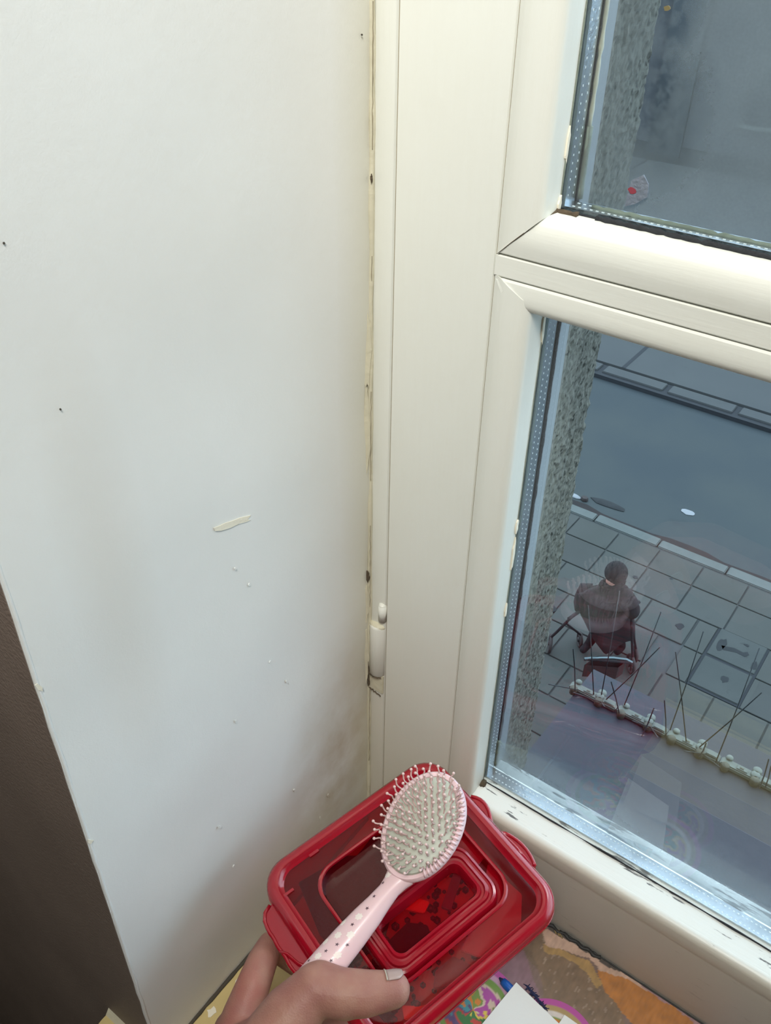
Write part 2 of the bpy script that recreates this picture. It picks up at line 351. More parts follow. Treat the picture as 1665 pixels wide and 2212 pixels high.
def plate(name, outline, z0, z1, m, parent=None, T=None, bev=0):
    """flat outline (x,y) extruded z0..z1, optionally placed by matrix T"""
    bm = bmesh.new(); vs = [bm.verts.new((p[0], p[1], z0)) for p in outline]
    f = bm.faces.new(vs); r = bmesh.ops.extrude_face_region(bm, geom=[f])
    bmesh.ops.translate(bm, verts=[v for v in r['geom'] if isinstance(v, bmesh.types.BMVert)], vec=(0, 0, z1-z0))
    if bev: bmesh.ops.bevel(bm, geom=list(bm.edges), offset=bev, segments=2, affect='EDGES')
    if T: bmesh.ops.transform(bm, matrix=T, verts=bm.verts)
    return from_bm(name, bm, m, parent)
def wobbly(cx, cy, rx, ry, n=14, j=.25, seed=0):
    rr = random.Random(seed)
    return [(cx+rx*(1+rr.uniform(-j, j))*math.cos(2*PI*i/n), cy+ry*(1+rr.uniform(-j, j))*math.sin(2*PI*i/n)) for i in range(n)]
def struct(o): o['kind'] = STRUCT; return o

# ------------------------------------------------------------------ ROOM SHELL
YW = -0.2685                     # room face of the window wall
XR, ZT = 1.25, 1.50              # far side and top of the window opening
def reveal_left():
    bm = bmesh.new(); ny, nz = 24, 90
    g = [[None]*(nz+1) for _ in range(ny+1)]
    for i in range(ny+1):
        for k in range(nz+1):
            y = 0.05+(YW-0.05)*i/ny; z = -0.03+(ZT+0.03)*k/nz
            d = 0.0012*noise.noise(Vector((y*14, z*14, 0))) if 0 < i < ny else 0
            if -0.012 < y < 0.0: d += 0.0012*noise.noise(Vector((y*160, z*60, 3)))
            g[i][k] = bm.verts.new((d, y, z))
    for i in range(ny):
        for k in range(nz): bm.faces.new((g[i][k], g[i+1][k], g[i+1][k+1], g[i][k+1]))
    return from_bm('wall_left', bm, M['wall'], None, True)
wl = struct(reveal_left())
box('plaster_core', (-0.10, YW+0.001, -0.03), (-0.0018, 0.05, ZT), M['wall'], wl)
# the worn arris along the outer edge of the reveal
bm = bmesh.new(); pts = [(-0.0008+0.0006*noise.noise(Vector((k*.7, 0, 0))), YW+0.0014+0.0008*noise.noise(Vector((0, k*.9, 0))), 0.002+k*0.015) for k in range(98)]
add_tube(bm, [p_ for p_ in pts if p_[2] < 1.49], 0.0014, 8); from_bm('plaster_edge', bm, M['wall'], wl, True)
def chip(pts_px, seed=0, m='chip', t=0.0009):
    P = [on(x, y, 0, 0.0006) for x, y in pts_px]
    bm = bmesh.new(); a = [bm.verts.new(p) for p in P]; b_ = [bm.verts.new(Vector((t, p.y, p.z))) for p in P]
    bm.faces.new(a); bm.faces.new(b_[::-1])
    for i in range(len(a)): bm.faces.new((a[i], a[(i+1) % len(a)], b_[(i+1) % len(a)], b_[i]))
    return from_bm('paint_chip', bm, M[m], wl)
chip([(461, 1140), (472, 1136), (485, 1130), (503, 1124), (518, 1118), (541, 1113), (534, 1122), (541, 1123), (530, 1128), (516, 1131), (500, 1139), (478, 1146), (464, 1147)])
chip([(80, 1476), (91, 1484), (92, 1493), (82, 1490), (74, 1480)]); chip([(189, 1813), (202, 1815), (196, 1823), (190, 1821)])
for x, y, r in ((130, 884, 2.2), (8, 525, 2.5), (781, 75, 2)):
    chip([(x+r*math.cos(a), y+r*1.2*math.sin(a)) for a in (0, 1, 2, 3, 4, 5)], m='crack')
for k in range(11):
    r = random.Random(k); x = r.uniform(430, 760); y = r.uniform(1150, 1900)
    chip([(x+r.uniform(1.5, 3)*math.cos(a), y+r.uniform(2, 5)*math.sin(a)) for a in (0, 1, 2, 3, 4, 5)], m='wall', t=.0012)

# window wall of the room (dark brown), with the opening
wf = struct(box('wall_front', (-2.0, YW, -0.9), (-0.0015, YW+0.10, 2.2), M['brown']))
box('wall_below_sill', (-0.0015, YW, -0.9), (XR, YW+0.10, -0.031), M['brown'], wf)
box('wall_above_window', (-0.0015, YW, ZT), (XR, 0.10, 2.2), M['room'], wf)
box('wall_beside_window', (XR+0.03, YW, -0.9), (2.6, YW+0.10, 2.2), M['room'], wf)
struct(box('wall_right', (2.6, -3.4, -0.9), (2.7, YW+.1, 2.2), M['room'])); struct(box('wall_back', (-2.0, -3.5, -0.9), (2.7, -3.4, 2.2), M['room']))
struct(box('wall_far_left', (-2.1, -3.4, -0.9), (-2.0, YW+.1, 2.2), M['room']))
struct(box('floor', (-2.1, -3.5, -1.0), (2.7, YW+.1, -0.9), M['floor'])); struct(box('ceiling', (-2.1, -3.5, 2.2), (2.7, 0.10, 2.3), M['ceil']))
struct(box('wall_reveal_right', (XR, YW, -0.03), (XR+0.03, 0.05, ZT), M['wall']))
# window board
sill = struct(prism('trim_1', [(0.05, -0.03), (0.05, 0), (-0.278, 0)]+arc(-0.276, -0.012, 0.012, 90, 270, 8)+[(-0.2685, -0.03)], 'x', -0.0005, XR, M['sill'], None, True))
prism('sill_horn', [(YW, -0.0235), (YW, 0.0)]+[(-0.276, 0.0)]+arc(-0.276, -0.012, 0.012, 95, 270, 8), 'x', -0.058, -0.0005, M['sill'], sill, True)
prism('sill_caulk', [(YW, 0.0), (YW, 0.006), (YW-0.004, 0.0005), (YW-0.004, 0)], 'x', -0.058, 0.0, M['caulk'], sill)
bm = bmesh.new(); add_tube(bm, [(0.0012, -0.262+k*0.006, 0.0008+0.0008*noise.noise(Vector((k*.6, 2, 0)))) for k in range(44)], [0.0016+0.0007*noise.noise(Vector((k*.8, 0, 5))) for k in range(44)], 6)
from_bm('joint_dirt', bm, M['crack'], sill, True)
for k in range(5):
    r = random.Random(k+40); plate('paint_flake', wobbly(0.006+r.uniform(0, .006), -0.25+k*.03, .0035, .004, 9, .4, k), .0002, .0007, M['chip'], sill)

# ------------------------------------------------------------------ WINDOW
win = struct(empty('window_1', (0, 0, 0)))
Z0, ZTR0, ZTR1, ZTOP = 0.123, 0.5566, 0.602, 1.30      # lower glass foot, transom, upper glass top
XB = 0.1065                                          # inner edge of the glazing beads
XE = 1.12                                            # far stile
# fixed outer frame beside the wall
prism('outer_frame', [(0.0, 0.05), (0.0, 0.0)]+[(0.0035, -0.0012), (0.0148, -0.0008), (0.0155, 0.0002), (0.0155, 0.05)], 'z', 0.0, 1.42, M['frame'], win, True)
prism('outer_frame', [(XE+.083, 0.05), (XE+.083, 0), (XR, 0), (XR, 0.05)], 'z', 0.0, 1.42, M['frame'], win)
prism('outer_frame', [(0.05, 1.42), (0, 1.42), (0, ZT), (0.05, ZT)], 'x', 0.0, XR, M['frame'], win)
# ragged caulk line in the corner
bm = bmesh.new(); N = 190
add_tube(bm, [(0.0006+0.0006*noise.noise(Vector((k*.31, 1, 0))), -0.0016+0.0010*noise.noise(Vector((0, k*.23, 4))), k*0.0074) for k in range(N)],
         [0.0016+0.0012*abs(noise.noise(Vector((k*.17, 7, 1)))) for k in range(N)], 6)
from_bm('corner_caulk', bm, M['caulk'], win, True)
bm = bmesh.new()
for a, b_ in ((0.62, 0.69), (0.545, 0.56), (0.40, 0.47), (0.28, 0.36), (0.09, 0.26), (0.70, 0.80)):
    n = int((b_-a)/0.004)+2
    add_tube(bm, [(0.0020+0.0005*noise.noise(Vector((k*.9, a*50, 0))), -0.0030, a+(b_-a)*k/(n-1)) for k in range(n)], [0.00022+0.0003*abs(noise.noise(Vector((k*1.3, a*70, 0)))) for k in range(n)], 5)
from_bm('corner_crack', bm, M['gap'], win)
for (z, x, rx, rz) in ((0.312, -0.001, .0016, .005), (0.215, -0.001, .0018, .011), (0.197, 0.0, .0012, .006), (0.605, 0.0006, .0006, .002)):
    T = Matrix.Translation((x+0.0018, -0.0042, z)) @ Matrix.Rotation(PI/2, 4, 'X')
    plate('filler_hole', wobbly(0, 0, rx, rz, 12, .4, int(z*1000)), -0.0004, 0.0004, M['grime'], win, T)
for (z, w, hgt) in ((0.225, .0025, .035), (0.50, .003, .03), (0.285, .002, .02), (0.44, .0025, .03)):
    T = Matrix.Translation((-0.0002, -0.0052, z)) @ Matrix.Rotation(PI/2, 4, 'X') @ Matrix.Rotation(PI/4, 4, 'Y')
    plate('filler_ridge', wobbly(0, 0, w, hgt, 14, .25, int(z*777)), -0.0008, 0.0008, M['caulk'], win, T, .0003)
# crack between fixed frame and casement
box('joint_gap', (0.0153, 0.0006, 0.0), (0.0173, 0.03, 1.42), M['gap'], win)
# casement stile
def stile(x0, x1, mirror=False):
    return [(x0, 0.05), (x0, 0.0005), (x0+0.0006, -0.0004), (x1-0.0006, -0.0004), (x1, 0.0005), (x1, 0.0195), (x1+.018, .0195), (x1+.018, 0.05)]
prism('casement_stile', [(0.0160, 0.05), (0.0160, 0.0006), (0.0167, -0.0004), (0.0820, -0.0006), (0.0826, 0.0006), (0.0826, 0.05)], 'z', 0.004, 1.41, M['frame'], win, True)
prism('casement_stile', [(XE+.0176, 0.05), (XE+.0176, -0.0006), (XE+.0826, -0.0006), (XE+.0826, 0.05)], 'z', 0.004, 1.41, M['frame'], win)
box('joint_gap', (0.0822, 0.0006, 0.10), (0.0842, 0.019, 1.32), M['gap'], win)
box('rebate', (0.0826, 0.0215, 0.004), (0.1052, 0.05, 1.41), M['outer'], win); box('rebate', (XE-.006, 0.0215, 0.004), (XE+.0176, 0.05, 1.41), M['outer'], win)
# glazing beads on the left
bead = [(0.0831, 0.019), (0.0831, 0.0002), (0.0846, -0.0008), (0.0935, -0.0022), (0.0985, -0.0020)]+arc(0.1005, 0.0040, 0.0060, -90, 0, 6)+[(0.1062, 0.0100), (XB, 0.0195)]
mit = lambda zt, s: (lambda p: zt + s*(min(max(p[0], 0.0836), XB)-XB))
prism('glazing_bead', bead, 'z', mit(ZTR1, 1.0), 1.30, M['frame'], win, True)
prism('glazing_bead', bead, 'z', mit(Z0, 1.0), mit(ZTR0, -0.55), M['frame'], win, True)
prism('glazing_bead', [(XE-.006, .0195), (XE-.006, 0), (XE+.017, 0), (XE+.017, .0195)], 'z', Z0, 1.30, M['frame'], win)
# transom: flat bar with a bead above (mitred) and one below
prism('transom', [(0.05, 0.5676), (0.0, 0.5676), (-0.0008, 0.5684), (-0.0008, 0.5788), (0.0, 0.5794), (0.05, 0.5794)], 'x', 0.0830, XE+.017, M['bar'], win, True)
tm = lambda s: (lambda p: XB - s*(XB-0.0836)*min(1, max(0, p[1])))
def tmit(ze, zo, k=1):          # shear the left end so it meets the upright bead on a mitre
    return lambda p: 0.0838 + (XB-0.0838)*min(1, max(0, (p[1]-zo)/(ze-zo)))
prism('transom_bead', [(0.0195, 0.5800), (0.0002, 0.5800), (-0.0012, 0.5810), (-0.0022, 0.5870), (-0.0016, 0.5930)]+[(0.0005+.004*0, 0.5985)]+arc(0.0055, 0.5965, 0.0052, 150, 90, 4)+[(0.0195, 0.6022)], 'x', tmit(0.6022, 0.5800), XE, M['bar'], win, True)
prism('transom_bead', [(0.0195, 0.5670), (0.0002, 0.5670), (-0.0010, 0.5660), (-0.0016, 0.5610)]+arc(0.0058, 0.5575, 0.0072, 180, 270, 7)+[(0.0195, 0.5490)], 'x', lambda p: 0.0840+0.0105*min(1, max(0, (0.5670-p[1])/(0.018))), XE, M['bar'], win, True)
bm = bmesh.new()
add_tube(bm, [(0.0838, -0.0016, 0.5797), (0.0920, -0.0026, 0.5878), (0.0985, -0.0022, 0.5940), (0.1030, 0.0020, 0.5985), (0.1055, 0.0090, 0.6010), (0.1066, 0.0180, 0.6024)], [.00015, .0002, .00025, .0005, .0009, .0013], 6)
from_bm('mitre_crack', bm, M['grime'], win)
# bottom rail: broad white top towards the glass, rounded nose, upright face
rail = [(0.05, 0.0), (0.05, 0.121), (0.0195, 0.1225), (0.0040, 0.1192)]+arc(0.0035, 0.1130, 0.0062, 85, 180, 7)+[(-0.0022, 0.1045), (-0.0008, 0.0985), (0.0, 0.0960), (0.0, 0.004), (0.002, 0.0)]
prism('bottom_rail', rail, 'x', 0.0830, XE+.017, M['rail'], win, True)
box('joint_gap', (0.083, 0.001, -0.0), (XE+.017, .03, 0.0015), M['crack'], win)
prism('top_rail', [(0.05, ZTOP-.0), (0.0, ZTOP), (0.0, 1.41), (0.05, 1.41)], 'x', 0.083, XE+.017, M['bar'], win)
# hinge
hz0, hz1 = 0.186, 0.2645
h = tube('hinge', [(0.0080, 0.0012, z) for z in (0.208, 0.209, 0.2615, 0.2635)], [.0066, .0074, .0074, .0066], M['frame'], win, 20)
bm = bmesh.new(); add_ball(bm, (0.0080, 0.0008, 0.2625), 0.0075, 16, (1, .85, .45)); from_bm('hinge_cap', bm, M['caulk'], h, True)
box('hinge_leaf', (0.0012, -0.0022, 0.187), (0.0150, 0.001, 0.2085), M['caulk'], h, .0006)
bm = bmesh.new(); add_tube(bm, [(0.0015+.0013*k, -0.0078+0.00009*(k-5)**2+.0014, 0.2085+.0004*math.sin(k*2.2)) for k in range(11)], .0005, 6); from_bm('hinge_joint', bm, M['grime'], h)
bm = bmesh.new(); add_tube(bm, [(0.0125, -0.0006, 0.270), (0.0125, -0.0006, 0.286)], [.0034, .0034], 14); add_ball(bm, (0.0125, -0.0006, 0.286), .0034, 12, (1, 1, .6)); from_bm('hinge_pin', bm, M['frame'], h, True)
bm = bmesh.new(); add_tube(bm, [(0.0010+.0014*k, -0.0030, 0.1880-.0030*(k/9)**1+.0008*math.sin(k*2.7)) for k in range(10)], .0005, 6); from_bm('hinge_joint', bm, M['grime'], h)
# double glazing: panes, spacer bars with perforations, sealant
def pane(z0, z1):
    for y in (0.0195, 0.0360):
        box('glass_pane', (0.1045, y, z0-.003), (XE-.004, y+.0035, z1+.003), M['glass'], win)
    xs, xe = 0.1075, XE-.0065
    s1 = prism('spacer_bar', [(XB-.001, 0.0232), (xs, 0.0232), (xs, 0.0345), (XB-.001, 0.0345)], 'z', z0, z1, M['alu'], win)
    s2 = prism('spacer_bar', [(0.0232, z0-.003), (0.0232, z0+.0012), (0.0345, z0+.0012), (0.0345, z0-.003)], 'x', xs, xe, M['alu'], win)
    prism('spacer_bar', [(0.0232, z1-.0012), (0.0232, z1+.003), (0.0345, z1+.003), (0.0345, z1-.0012)], 'x', xs, xe, M['alu'], win)
    prism('spacer_bar', [(xe, 0.0232), (xe+.003, 0.0232), (xe+.003, 0.0345), (xe, 0.0345)], 'z', z0, z1, M['alu'], win)
    bm = bmesh.new(); z = z0+.006
    while z < min(z1, .78):
        for y in (0.0258, 0.0318): add_box(bm, (xs-.0001, y-.0002, z-.0005), (xs+.00015, y+.0002, z+.0005))
        z += .0040
    tag(from_bm('perforations', bm, M['dot'], s1), kind='stuff')
    bm = bmesh.new(); x = xs+.004
    while x < .45:
        for y in (0.0258, 0.0318): add_box(bm, (x-.0007, y-.0004, z0+.0010), (x+.0007, y+.0004, z0+.0014))
        x += .0033
    tag(from_bm('perforations', bm, M['dot'], s2), kind='stuff')
    # outer seal, a ragged dark line against the bead
    for (axis, m, r0) in (('z', 'seal', .0007), ('x', 'mould', .0006)):
        bm = bmesh.new(); n = int(((z1-z0) if axis == 'z' else .9)/.003)
        P, R = [], []
        for k in range(n):
            s = k*.003; j = noise.noise(Vector((s*90, z0*10, 1)))
            if axis == 'z': P.append((XB+.0003, .0190, z0+s)); R.append(.00025+.0005*max(0, noise.noise(Vector((s*30, 3, z0)))+.1))
            else: P.append((XB+s, .0190, z0-.0002+.0003*j)); R.append(r0+.0006*max(-.5, noise.noise(Vector((s*40, 8, z0)))))
        add_tube(bm, P, R, 6); from_bm('pane_seal', bm, M[m], win, True)
    # sealant seen edge-on beyond the spacer, and the pale outer frame
    bm = bmesh.new(); n = int((z1-z0)/.004)
    add_tube(bm, [(xs-.0006, .0385, z0+k*(z1-z0)/(n-1)) for k in range(n)], [.0016+.0007*noise.noise(Vector((k*.4, 2, 9))) for k in range(n)], 6); from_bm('outer_sealant', bm, M['mould'], win, True)
    return s1, s2
pane(Z0+.0005, 0.5520); pane(ZTR1+.0005, 1.30)
# condensation on the cavity side of the panes
def sheet(name, lo, hi, y, m, parent):
    bm = bmesh.new(); vs = [bm.verts.new(p) for p in ((lo[0], y, lo[1]), (hi[0], y, lo[1]), (hi[0], y, hi[1]), (lo[0], y, hi[1]))]; bm.faces.new(vs); return from_bm(name, bm, m, parent)
sheet('condensation', (0.1080, Z0+.0017), (XE-.01, 0.30), 0.0357, M['filml'], win)
sheet('condensation', (0.1080, ZTR1+.0017), (XE-.01, 1.29), 0.0357, M['filmu'], win)
# outer frame parts beyond the glass
prism('outer_bead', [(0.1050, 0.0400), (0.1068, 0.0405), (0.1072, 0.0430), (0.1072, 0.0535), (0.1050, 0.0560)], 'z', 0.06, 1.42, M['outer'], win)
prism('outer_bead', [(0.041, 0.095), (0.041, 0.117), (0.056, 0.112), (0.060, 0.095)], 'x', 0.1050, XE, M['outer'], win)
prism('outer_transom', [(0.041, 0.556), (0.041, 0.599), (0.056, 0.597), (0.056, 0.558)], 'x', 0.1050, XE, M['outer'], win)
# mould and grime in the glazing corners
def lump_line(name, P, r, m, amp=1.0, seed=0, parent=None):
    bm = bmesh.new(); add_tube(bm, [Vector(p)+Vector((0, 0, .0008*noise.noise(Vector((i*.8, seed, 0))))) for i, p in enumerate(P)], [r*(1+amp*noise.noise(Vector((i*.7, seed, 3)))) for i in range(len(P))], 7)
    return from_bm(name, bm, M[m], parent or win, True)
lump_line('corner_mould', [(0.1045+.0012*k, 0.0165+.0002*k, 0.1225-.0000*k) for k in range(6)], .0032, 'grime', .8, 1)
lump_line('corner_mould', [(0.1040+.0016*k, 0.0172, 0.6022) for k in range(10)], .0018, 'grime', .8, 2)
lump_line('edge_mould', [(0.128+.003*k, 0.0182, 0.6026) for k in range(60)], .0016, 'mould', .7, 3)
lump_line('edge_mould', [(0.120+.003*k, 0.0300, 0.6040) for k in range(60)], .0013, 'seal', .5, 4)
lump_line('old_putty', [(0.1092, 0.0372, 0.6045+.0045*k) for k in range(9)], .0016, 'seal', .5, 5)
lump_line('old_putty', [(0.1088, 0.0372, 0.640+.004*k) for k in range(30)], .0011, 'caulk', .6, 6)
lump_line('old_putty', [(0.1080, 0.0372, 0.1265+.0035*k) for k in range(10)], .0015, 'seal', .6, 8)
# bare wood showing where paint has flaked off the bead edge
for (z, hgt) in ((0.372, .013), (0.396, .006), (0.54, .012), (0.32, .006), (0.634, .008), (0.606, .004)):
    T = Matrix.Translation((XB+.0003, 0.0195-.0012, z)) @ Matrix.Rotation(PI/2, 4, 'Y')
    plate('flaked_paint', wobbly(0, 0, hgt, .0014, 12, .3, int(z*999)), -.0004, .0006, M['chip'], win, T)
# small pale patch and leaf fleck between the panes
P0 = on(1370, 412, 1, .0345)
scr = tag(plate('pale_patch', [(-.0035, -.0085), (.002, -.006), (.0075, -.0015), (.0068, .0045), (.0035, .0085), (-.0022, .0048), (-.0028, 0)], 0, .0008, M['scrap'], None, Matrix.Translation(P0) @ Matrix.Rotation(PI/2, 4, 'X')), 'small white patch with a pink spot between the panes of the fogged upper window', 'plastic scrap')
scr.location = (0, 0, 0)
plate('pink_mark', wobbly(-.0008, .0002, .0024, .0014, 10, .3, 4), .0008, .0011, M['pinkspot'], scr, Matrix.Translation(P0) @ Matrix.Rotation(PI/2, 4, 'X'))
P1 = on(1441, 18, 1, .0345)
tag(plate('dry_leaf', wobbly(0, 0, .0017, .0012, 9, .3, 9), 0, .0005, M['leaf'], None, Matrix.Translation(P1) @ Matrix.Rotation(PI/2, 4, 'X')), 'tiny dry tan leaf fleck stuck high on the fogged upper pane', 'leaf')

# ------------------------------------------------------------------ OUTSIDE WALL, LEDGE
def pebbledash():
    bm = bmesh.new(); path = []
    y = 0.056
    while y < 0.1135: path.append((0.1045, y, (1, 0))); y += .0019
    path.append((0.1040, 0.1150, (.7, .7)))
    x = 0.1020
    while x > -0.05: path.append((x, 0.1160, (0, 1))); x -= .0023
    zs = [0.0+.0022*k for k in range(370)]; g = []
    for x, y, nn in path:
        col = []
        for z in zs:
            d = .0014*noise.noise(Vector((x*420, y*420, z*420)))+.0012*noise.noise(Vector((x*170, y*170, z*170+9)))
            col.append(bm.verts.new((x+nn[0]*d, y+nn[1]*d, z)))
        g.append(col)
    for a, b_ in zip(g, g[1:]):
        for k in range(len(zs)-1): bm.faces.new((a[k], b_[k], b_[k+1], a[k+1]))
    return from_bm('wall_outside', bm, M['pebble'], None, False)
wo = struct(pebbledash())
box('masonry', (-3.0, 0.052, 0.0), (0.1015, 0.112, 3.0), M['pebble'], wo)
box('masonry', (-6.0, -0.02, -6.5), (6.0, 0.112, -0.03), M['pebble'], wo)
box('masonry', (1.14, 0.052, 0.0), (4.0, 0.112, 3.0), M['pebble'], wo); box('masonry', (-3.0, 0.052, 1.42), (4.0, 0.112, 3.0), M['pebble'], wo)
ledge = struct(prism('trim_2', [(0.05, -0.02), (0.05, 0.046), (0.285, 0.026), (0.289, 0.022), (0.289, -0.012), (0.28, -0.02)], 'x', 0.098, XE+.05, M['ledge'], None))
# bird spikes along the ledge
bs = empty('bird_spike_strip', (0.09, 0.242, 0.033), 'weathered white plastic strip of bird spikes along the outside ledge', 'bird spikes')
def bpart(name, bm, m, sm=False):
    o = from_bm(name, bm, m, bs, sm); o.matrix_parent_inverse = Matrix.Translation((-0.09, -0.242, -0.033)); return o
spikes = []
u = 0.0275
for k in range(9):
    x0 = 0.0900+u*2*k
    bm = bmesh.new(); add_box(bm, (x0, 0.2375, 0.0300), (x0+2*u-.001, 0.2475, 0.0360), .0012)
    add_box(bm, (x0+.0155, .2395, .0358), (x0+.0265, .2455, .0372), .0006)
    add_box(bm, (x0+.040, .2390, .0358), (x0+.052, .2460, .0376), .0006)
    bpart('base', bm, M['strip'])
    bm = bmesh.new(); add_box(bm, (x0+.0185, .2412, .0368), (x0+.0225, .2428, .0376)); bpart('slot', bm, M['strips'])
    for (dx, yy, r) in ((.006, .2365, .0042), (.0065, .2480, .0036), (.0335, .2495, .0046), (.0350, .2372, .0044), (.0335, .2432, .0048)):
        bm = bmesh.new(); add_tube(bm, [(x0+dx, yy, .030), (x0+dx, yy, .0372), (x0+dx, yy, .0382)], [r, r, r*.8], 10); bpart('spike_socket', bm, M['strip'] if yy > .238 else M['strips'], True)
def spike(pb, pt, up):
    b0 = on(pb[0], pb[1], 2, 0.036)
    # tip lies on the pixel ray where it is 'up' metres above the strip
    t0 = on(pt[0], pt[1], 2, 0.036+up)
    bm = bmesh.new(); add_tube(bm, [b0, b0+(t0-b0)*.5+Vector((.0006, 0, 0)), t0], .00062, 6); bpart('spike', bm, M['spike'], True)
for pb, pt, upz in (((1242, 1492), (1238, 1402), .105), ((1282, 1500), (1270, 1308), .11), ((1308, 1512), (1425, 1398), .10), ((1337, 1540), (1320, 1473), .10),
                    ((1347, 1526), (1428, 1321), .11), ((1438, 1592), (1435, 1513), .10), ((1447, 1577), (1519, 1364), .11), ((1482, 1603), (1459, 1408), .11),
                    ((1508, 1616), (1645, 1496), .10), ((1545, 1648), (1640, 1400), .11), ((1652, 1702), (1665, 1655), .10), ((1298, 1505), (1338, 1277), .11),
                    ((1640, 1703), (1660, 1640), .10), ((1386, 1590), (1412, 1530), .10), ((1510, 1635), (1525, 1605), .09)):
    spike(pb, pt, upz)
for (x0, y0, x1, y1) in ((0.100, .2375, .094, .165), (0.128, .2375, .118, .170), (0.128, .2375, .150, .172), (0.183, .2375, .178, .172), (0.183, .2375, .205, .168), (0.238, .2375, .230, .168), (0.238, .2375, .262, .170)):
    bm = bmesh.new(); add_tube(bm, [(x0, y0, .036), (x1, y1, .105)], .0005, 6); bpart('spike', bm, M['spike'], True)

# ------------------------------------------------------------------ STREET
G = -6.5
pave = struct(box('floor_pavement', (-9, 0.112, G-.12), (8, 9.03, G-.018), M['joint']))
X0s, W_, Hs = -1.98, .585, .54
def slab_mesh(w, d):
    bm = bmesh.new(); add_box(bm, (0, 0, -.02), (w-.018, d-.018, 0), .004); bmesh.ops.recalc_face_normals(bm, faces=bm.faces)
    me = bpy.data.meshes.new('paving_slab'); bm.to_mesh(me); bm.free(); return me
ms = []
for m in ('slab', 'slab2'):
    a = slab_mesh(W_, Hs); a.materials.append(M[m]); ms.append(a)
mc = slab_mesh(W_, .45); mc.materials.append(M['slab'])
rr = random.Random(3)
for r in range(10):
    y1 = 9.02 if r == 0 else 8.57-(r-1)*Hs; y0 = (8.57 if r == 0 else y1-Hs)
    off = (0, .01, .295, .02, .29, 0, .3, .02, .28, 0)[r]
    for k in range(-7, 8):
        x = X0s+off+k*W_
        if x+W_ > -.86 and x < -.27 and 6.95 < y0+.05 and y1-.05 < 8.06: continue          # the utility cover sits here
        if x < -6 or x > 2: continue
        me = mc if r == 0 else ms[rr.random() < .35]
        o = bpy.data.objects.new('paving_slab', me); C.objects.link(o); o.parent = pave; o.location = (x, y0, G+rr.uniform(-.003, .002))
for (xa, xb) in ((-1.09, -.865), (-.26, .0)):
    for y0 in (6.95, 7.49):
        o = bpy.data.objects.new('paving_slab', ms[0]); C.objects.link(o); o.parent = pave; o.location = (xa, y0, G-.001); o.scale = ((xb-xa)/W_, 1, 1)
kerb = struct(box('trim_3', (-9, 9.03, G-.12), (8, 9.04, G-.015), M['joint']))
for k in range(-6, 6):
    r = random.Random(k); box('kerb_stone', (X0s+.85+k*.92, 9.045, G-.13), (X0s+.85+k*.92+.90, 9.225+r.uniform(-.01, .01), G+.004), M['kerb'], kerb, .012)
road = struct(box('floor_road', (-30, 9.2, G-.25), (30, 60, G-.11), M['road']))
gut = struct(plate('trim_4', [(-9, 9.2)]+[(-9+.25*k, 9.40+.035*noise.noise(Vector((k*.5, 0, 0)))+(0.05 if k % 7 < 3 else 0)) for k in range(60)]+[(6, 9.2)], G-.111, G-.098, M['gutter']))
far = struct(box('floor_far_pavement', (-30, 13.55, G-.2), (30, 27, G+.0), M['farpave']))
fk = struct(box('trim_5', (-30, 13.10, G-.2), (30, 13.52, G-.035), M['tar']))
for k in range(-16, 10):
    r = random.Random(k+99); x = -4.85+k*1.22
    box('kerb_stone', (x+.05, 13.21+r.uniform(-.02, .02), G-.15), (x+1.17, 13.48, G-.004), M['farpave'], fk, .01)
for x in (-14.9, -9.7, -4.55, .6, 5.8):
    box('tar_joint', (x-.035, 13.55, G-.002), (x+.035, 26.9, G+.0025), M['tar'], far)
# utility cover of two concrete plates
uc = empty('utility_cover', (-.57, 7.5, G), 'rectangular two-plate utility cover with dark stains set in the pavement', 'utility cover')
def ucp(n, lo, hi, m, bev=0):
    o = box(n, lo, hi, M[m], uc, bev); o.matrix_parent_inverse = Matrix.Translation((.57, -7.5, -G)); return o
ucp('frame', (-.862, 6.95, G-.03), (-.262, 8.06, G-.008), 'tar'); ucp('plate', (-.835, 7.53, G-.03), (-.29, 8.035, G+.002), 'coverm', .006); ucp('plate', (-.835, 6.985, G-.03), (-.29, 7.49, G+.002), 'coverm', .006)
def stain(pts, name, parent, inv):
    o = plate(name, pts, G+.0022, G+.004, M['stain'], parent); o.matrix_parent_inverse = inv; return o
inv = Matrix.Translation((.57, -7.5, -G))
stain(wobbly(-.74, 7.76, .05, .12, 14, .2, 1), 'stain', uc, inv); stain([(-.74, 7.75), (-.60, 7.80), (-.50, 7.79), (-.46, 7.83), (-.43, 7.79), (-.46, 7.73), (-.56, 7.74), (-.70, 7.69)], 'stain', uc, inv)
stain(wobbly(-.50, 7.93, .03, .02, 10, .3, 3), 'stain', uc, inv); stain(wobbly(-.33, 7.66, .035, .07, 12, .3, 4), 'stain', uc, inv); stain(wobbly(-.53, 7.25, .04, .05, 12, .35, 5), 'stain', uc, inv)
for i, (px, py, r) in enumerate(((1190, 1315, .055), (1468, 1353, .05), (1372, 1247, .03), (1450, 1250, .02))):
    p = on(px, py, 2, G); stain(wobbly(p.x, p.y, r, r*1.1, 12, .25, i+20), 'stain', pave, Matrix())
p = on(1412, 1365, 2, G)
